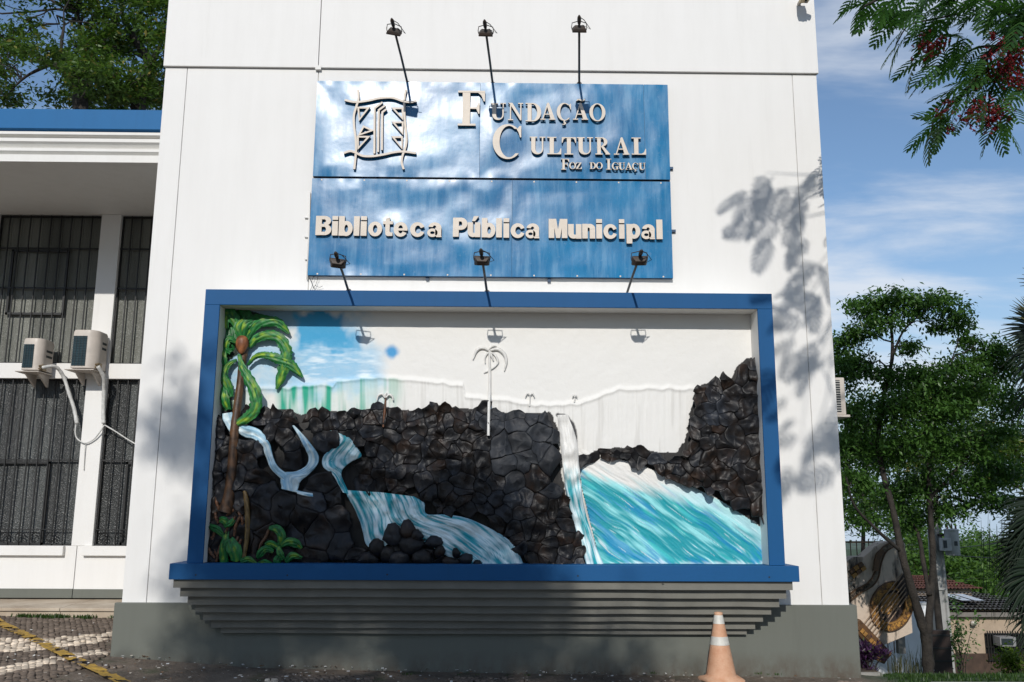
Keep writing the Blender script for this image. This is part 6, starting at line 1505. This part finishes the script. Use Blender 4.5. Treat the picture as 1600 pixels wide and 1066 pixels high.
for r_ in range(6):
    t0, t1 = r_/6, (r_+1)/6; n = 46; xs0 = np.linspace(o0[0]+.6*t0, o1[0]-.8*t0, n); xs1 = np.linspace(o0[0]+.6*t1, o1[0]-.8*t1, n); y0, y1 = 29+3*t0, 29+3*t1+.1; z0, z1 = o0[2]+(o1[2]-o0[2])*t0, o0[2]+(o1[2]-o0[2])*t1
    m = MB(); m.add([(x, y0, z0+.05+.06*abs(math.sin(i*1.57))) for i, x in enumerate(xs0)]+[(x, y1, z1+.06*abs(math.sin(i*1.57))) for i, x in enumerate(xs1)], [(i, i+1, n+i+1, n+i) for i in range(n-1)]); m.build('roof_course', CLAY, oh)
m = MB(); m.box((o0[0]+.3, 29.4, o0[2]-2.6), (o1[0]-.3, 31.9, o0[2]-.01)); m.build('wall', BEIGE, oh)

# concrete pole with transformer
PY = 16.0
pb, pt = at(1478, 1052, PY), at(1452, 640, PY); pb[2] = float(gz(pb[0], PY))-.1
pole = thing('utility_pole', 'tapered concrete utility pole behind the forked tree', 'utility pole', tuple(pb))
def sect(z, w): t = (z-pb[2])/(pt[2]-pb[2]); x = pb[0]; return x, w*(1-.45*t)
m = MB(); V = []; zs_ = np.linspace(pb[2], pt[2], 10)
for z in zs_:
    x, w = sect(z, .19); d = w*.8; f_ = w*.36; i_ = .05
    V += [(x-w, PY-d, z), (x-w+f_, PY-d, z), (x-w+f_+i_*.6, PY-d+i_, z), (x+w-f_-i_*.6, PY-d+i_, z), (x+w-f_, PY-d, z), (x+w, PY-d, z), (x+w, PY+d, z), (x-w, PY+d, z)]
m.add(V, [(i*8+k, i*8+(k+1) % 8, i*8+8+(k+1) % 8, i*8+8+k) for i in range(9) for k in range(8)]+[tuple(72+k for k in range(8))]); m.build('shaft', MAT['pole'], pole)
for v in (920, 1000):
    z = at(1478, v, PY)[2]; x, w = sect(z, .19); m = MB(); m.box((x-w*.62, PY-w*.8+.004, z-.03), (x+w*.62, PY-w*.8+.06, z+.03)); m.build('web_rib', MAT['pole'], pole)
tp = at(1483, 846, PY-.1); tz0, tz1 = at(1487, 867, PY)[2], at(1487, 826, PY)[2]
tr_ = thing('transformer', 'pale grey transformer tank hung on the concrete pole', 'transformer', (tp[0], PY-.1, tz0))
cxx = at(1486, 846, PY-.25)[0]; tr0 = .185
m = MB(); m.lathe([(tr0*.96, 0), (tr0, .02), (tr0, tz1-tz0-.06), (tr0*1.05, tz1-tz0-.05), (tr0*1.05, tz1-tz0-.02), (tr0*.8, tz1-tz0)], (cxx, PY-.30, tz0), 24); tk_ = m.build('tank', MAT['steel'], tr_, True); tk_.data.set_sharp_from_angle(angle=math.radians(40))
m = MB(); m.box((cxx-.36, PY-.48, tz0+.12), (cxx-.10, PY-.30, tz0+.46)); m.build('switch_box', MAT['steel'], tr_, bevel=.01)
m = MB(); m.box((cxx-.33, PY-.4875, tz0+.2), (cxx-.23, PY-.481, tz0+.4)); m.build('box_window', MAT['fins'], tr_)
m = MB(); m.box((cxx-.03, PY-.50, tz0+.26), (cxx+.05, PY-.48, tz0+.38)); m.build('name_plate', MAT['fins'], tr_)
for k, dx__ in enumerate((-.1, .02, .13)):
    m = MB(); m.lathe([(.022, 0), (.032, .02), (.02, .04), (.032, .06), (.02, .08), (.03, .10), (.016, .13), (.006, .18)], (cxx+dx__, PY-.30, tz1-.01), 10); m.build('bushing', MAT['porcelain'], tr_, True)
m = MB(); m.box((cxx-.30, PY-.20, tz0+.1), (cxx, PY-.13, tz0+.16)); m.box((cxx-.30, PY-.20, tz0+.5), (cxx, PY-.13, tz0+.56)); m.build('hanger', MAT['lamp'], tr_)
for k, (u0, v0, u1, v1, lab) in enumerate(((1490, 868, 1640, 862, 'lower dark power cable sagging right from the pole'), (1494, 856, 1640, 826, 'upper dark power cable rising right from the transformer'))):
    a, b_ = at(u0, v0, PY), at(u1, v1, PY+6); P = [a+(b_-a)*t+np.array([0, 0, -.12*math.sin(t*math.pi)]) for t in np.linspace(0, 1, 12)]; m = MB(); m.tube(P, .012, 5); tag(m.build('power_cable', MAT['black']), lab, 'cable')

# fan palm at the right edge
FPY = 1.6
fpb = at(1668, 1050, FPY); fpb[2] = float(gz(fpb[0], FPY))
fp = thing('fan_palm', 'dark fan palm leaning in at the right edge with hanging leaf threads', 'palm', tuple(fpb))
m = MB(); zt_ = at(1668, 620, FPY)[2]; n = 18
m.tube([(fpb[0]+.02*math.sin(i), FPY, fpb[2]-.1+(zt_-fpb[2])*i/n) for i in range(n+1)], [.13+.02*(i % 2) for i in range(n+1)], 12); m.build('trunk', MAT['bark'], fp, True)
FAN = leaf_mat('fan_palm_blades', (.004, .012, .005), (.010, .024, .009), .12, .55); FANY = leaf_mat('dry_fan_blades', (.05, .055, .018), (.11, .10, .035), .3, .45)
def fan(cu, cv, y, heading, R, spread, n, droop, mat, seed, tilt=0.0):
    r = random.Random(seed); c = at(cu, cv, y); st_ = np.array([fpb[0], FPY, max(min(c[2]+.1, zt_), fpb[2]+.8)])
    m = MB(); m.tube([tuple(p) for p in curve_pts(st_, c, .12, np.random.default_rng(seed), 6, .02)], [.016, .015, .013, .011, .010, .009], 6); pet = m.build('petiole', MAT['bark'], fp, True)
    V, Fq = [], []
    for i in range(n):
        a = heading+(i/(n-1)-.5)*spread; d = np.array([math.cos(a), tilt+r.uniform(-.12, .12), math.sin(a)]); L = R*(1-.25*abs(i/(n-1)-.5)**1.5)*r.uniform(.86, 1.06); sd = np.array([-math.sin(a), 0, math.cos(a)]); o = len(V); K = 8
        for k in range(K+1):
            t = k/K; w = .019*R/.6*math.sin(math.pi*min(.97, .12+.72*t))**.6*(1-.8*max(0, t-.55)/.45); p = c+d*L*t+np.array([0, 0, -1])*droop*L*max(0, t-.35)**1.8*r.uniform(.9, 1.1)
            f_ = np.array([0, -.012*(1-t), 0]); V += [p+sd*w, p+f_, p-sd*w]
        for k in range(K): Fq += [(o+k*3, o+k*3+1, o+k*3+4, o+k*3+3), (o+k*3+1, o+k*3+2, o+k*3+5, o+k*3+4)]
    np_mesh('fan_blades', np.array(V), np.array(Fq), mat, pet)
for k, a in enumerate(((1632, 520, 1.6, 2.95, .56, 2.5, 34, .35, FAN), (1640, 555, 1.2, 3.5, .55, 2.2, 30, .8, FAN), (1622, 500, 1.9, 2.6, .40, 1.2, 12, .1, FANY), (1650, 600, 1.5, 3.9, .6, 1.8, 26, .9, FAN), (1660, 450, 1.8, 1.9, .6, 2.2, 28, .2, FAN),
        (1625, 850, 1.5, 3.1, .58, 2.4, 36, .5, FAN), (1632, 900, 1.3, 3.5, .60, 2.4, 36, .8, FAN), (1640, 830, 1.8, 2.8, .62, 2.2, 30, .4, FAN), (1612, 890, 1.9, 3.9, .5, 2.2, 30, 1.0, FAN), (1650, 800, 1.4, 3.3, .7, 2.0, 30, .7, FAN), (1640, 960, 1.4, 3.6, .5, 2.0, 24, .8, FAN), (1600, 865, 1.7, 3.4, .42, 2.6, 30, .7, FAN))):
    fan(*a, seed=200+k)
m = MB(); r = random.Random(9)
for k in range(46):
    u = r.uniform(1530, 1600); v = r.uniform(800, 880)+(u-1530)*.2; y = FPY+r.uniform(-.3, .3); l = r.uniform(40, 110); P = [at(u+r.uniform(-2, 2)*t, v+l*t, y) for t in np.linspace(0, 1, 4)]; m.tube(P, .0022, 3, False)
th = m.build('leaf_threads', FAN, fp); th['kind'] = 'stuff'

# bushes, planter, lawn, kerb
def bush(name, lab, u, v, y, w, h, n, size, mat, seed, cat='bush', droop=.2, aspect=.45):
    r = np.random.default_rng(seed); c = at(u, v, y); g0 = float(gz(c[0], y)); t = thing(name, lab, cat, (c[0], y, g0))
    m = MB(); cen = []
    for k in range(14):
        e = c+r.normal(0, .5, 3)*np.array([w/2, w/2, h/2]); m.tube([tuple(p) for p in curve_pts((c[0]+r.normal(0, .03), y, g0-.03), e, .05, r, 5, .04)], [.012, .010, .008, .006, .003], 5); cen.append(e)
    m.build('stems', MAT['bark'], t); cen = np.array(cen); P = cen[r.integers(0, len(cen), n)]+r.normal(0, 1, (n, 3))*np.array([w, w, h])*.13; P[:, 2] = np.maximum(P[:, 2], g0+.01)
    leaf_mesh('foliage', P, size, mat, t, r, droop, aspect); return t
bush('yellow_bush', 'small yellow green bush at the lower right corner', 1590, 1032, 2.4, .42, .45, 1100, .055, LEAF_YEL, 301)
bush('wall_bush', 'sparse dark shrub against the beige house wall beside the pole', 1496, 985, 12, .5, 1.3, 500, .10, LEAF_DARK, 303)
PURP = leaf_mat('purple_leaves', (.022, .008, .03), (.075, .028, .09), .2, .35, (.09, .14, .03))
pl0, pl1 = at(1325, 1052, 1.5), at(1381, 1052, 1.5)
pz = at(1350, 1051, 1.5)[2]
m = MB(); m.box((XR+.07, 1.5, float(gz(4.2, 1.5))-.2), (pl1[0], 1.95, pz)); pk = thing('planter', 'low pale concrete planter edge at the foot of the block corner', 'planter', (pl1[0]-.3, 1.5, pz-.3)); m.build('kerb_block', MAT['concrete'], pk, bevel=.03)
m = MB(); m.box((XR+.10, 1.54, pz+.001), (pl1[0]-.05, 1.91, pz+.01)); m.build('planter_soil', MAT['soil'], pk)
bush('purple_plant', 'dark purple strap leaved plant in the planter below the guitar bridge', 1356, 1026, 1.72, .34, .30, 900, .085, PURP, 302, 'plant', -.5, .22)
sp = []
for _ in range(3600):
    x = random.uniform(3.75, 8.2); y = random.uniform(-.42, 4.6)
    if y < 2.05 and px((x, y, float(gz(x, y))))[0] < 1388: continue
    sp.append((x, y, float(gz(x, y))-.015, random.uniform(.6, 1.15)))
tuft_mesh('lawn', sp, 9, .062, .004, GRASS, 'rough green lawn round the foot of the forked tree', spread=.05)
sp = []
for _ in range(26):
    u = random.uniform(1384, 1446); p = at(u, 1000, 6.6); sp.append((p[0], 6.6+random.uniform(-.3, .3), float(gz(p[0], 6.6)), random.uniform(.6, 1.3)))
tuft_mesh('wild_grass', sp, 5, .55, .006, leaf_mat('dry_grass', (.06, .07, .03), (.14, .13, .06), .3), 'tall thin wild grass in front of the pale blue wall', spread=.05, droop=.3)
kx0, kx1 = at(1462, 1052, -.6)[0], 11.0
m = MB(); n = 14; xs = np.linspace(kx0, kx1, n)
for k in range(n-1):
    z = float(gz(xs[k], -.6)); m = MB(); m.box((xs[k]+.004, -.62, z-.3), (xs[k+1]-.004, -.46, z+.035)); o_ = m.build('kerb_stone', MAT['concrete'], None, bevel=.01); tag(o_, kind='structure')

# unseen tree row added behind the viewer to shut off low sky before the wall
for k, (x, y, h) in enumerate(((-16, -27, 12), (-9, -30, 13), (-2, -31, 13), (5, -30, 12.5), (12, -28, 12), (19, -25, 11), (-22, -22, 11))):
    r = random.Random(400+k); base = (x, y, -1.0); f = [([base, (x, y, h*.35), (x+.2, y, h*.7)], .28, .08)]
    cs = [(x+r.uniform(-3.2, 3.2), y+r.uniform(-2, 2), h*r.uniform(.28, .9), r.uniform(1.1, 1.7), r.uniform(.9, 1.4)) for _ in range(16)]
    tree('sky_blocking_tree', ['broad added tree blocking low sky behind the viewer, %s' % w for w in ('far left', 'left of the middle', 'straight behind', 'right of the middle', 'right', 'far right', 'outermost left')][k], base, f, cs, 3600, .48, LEAF_MID, MAT['bark'], 420+k, twigs=1)
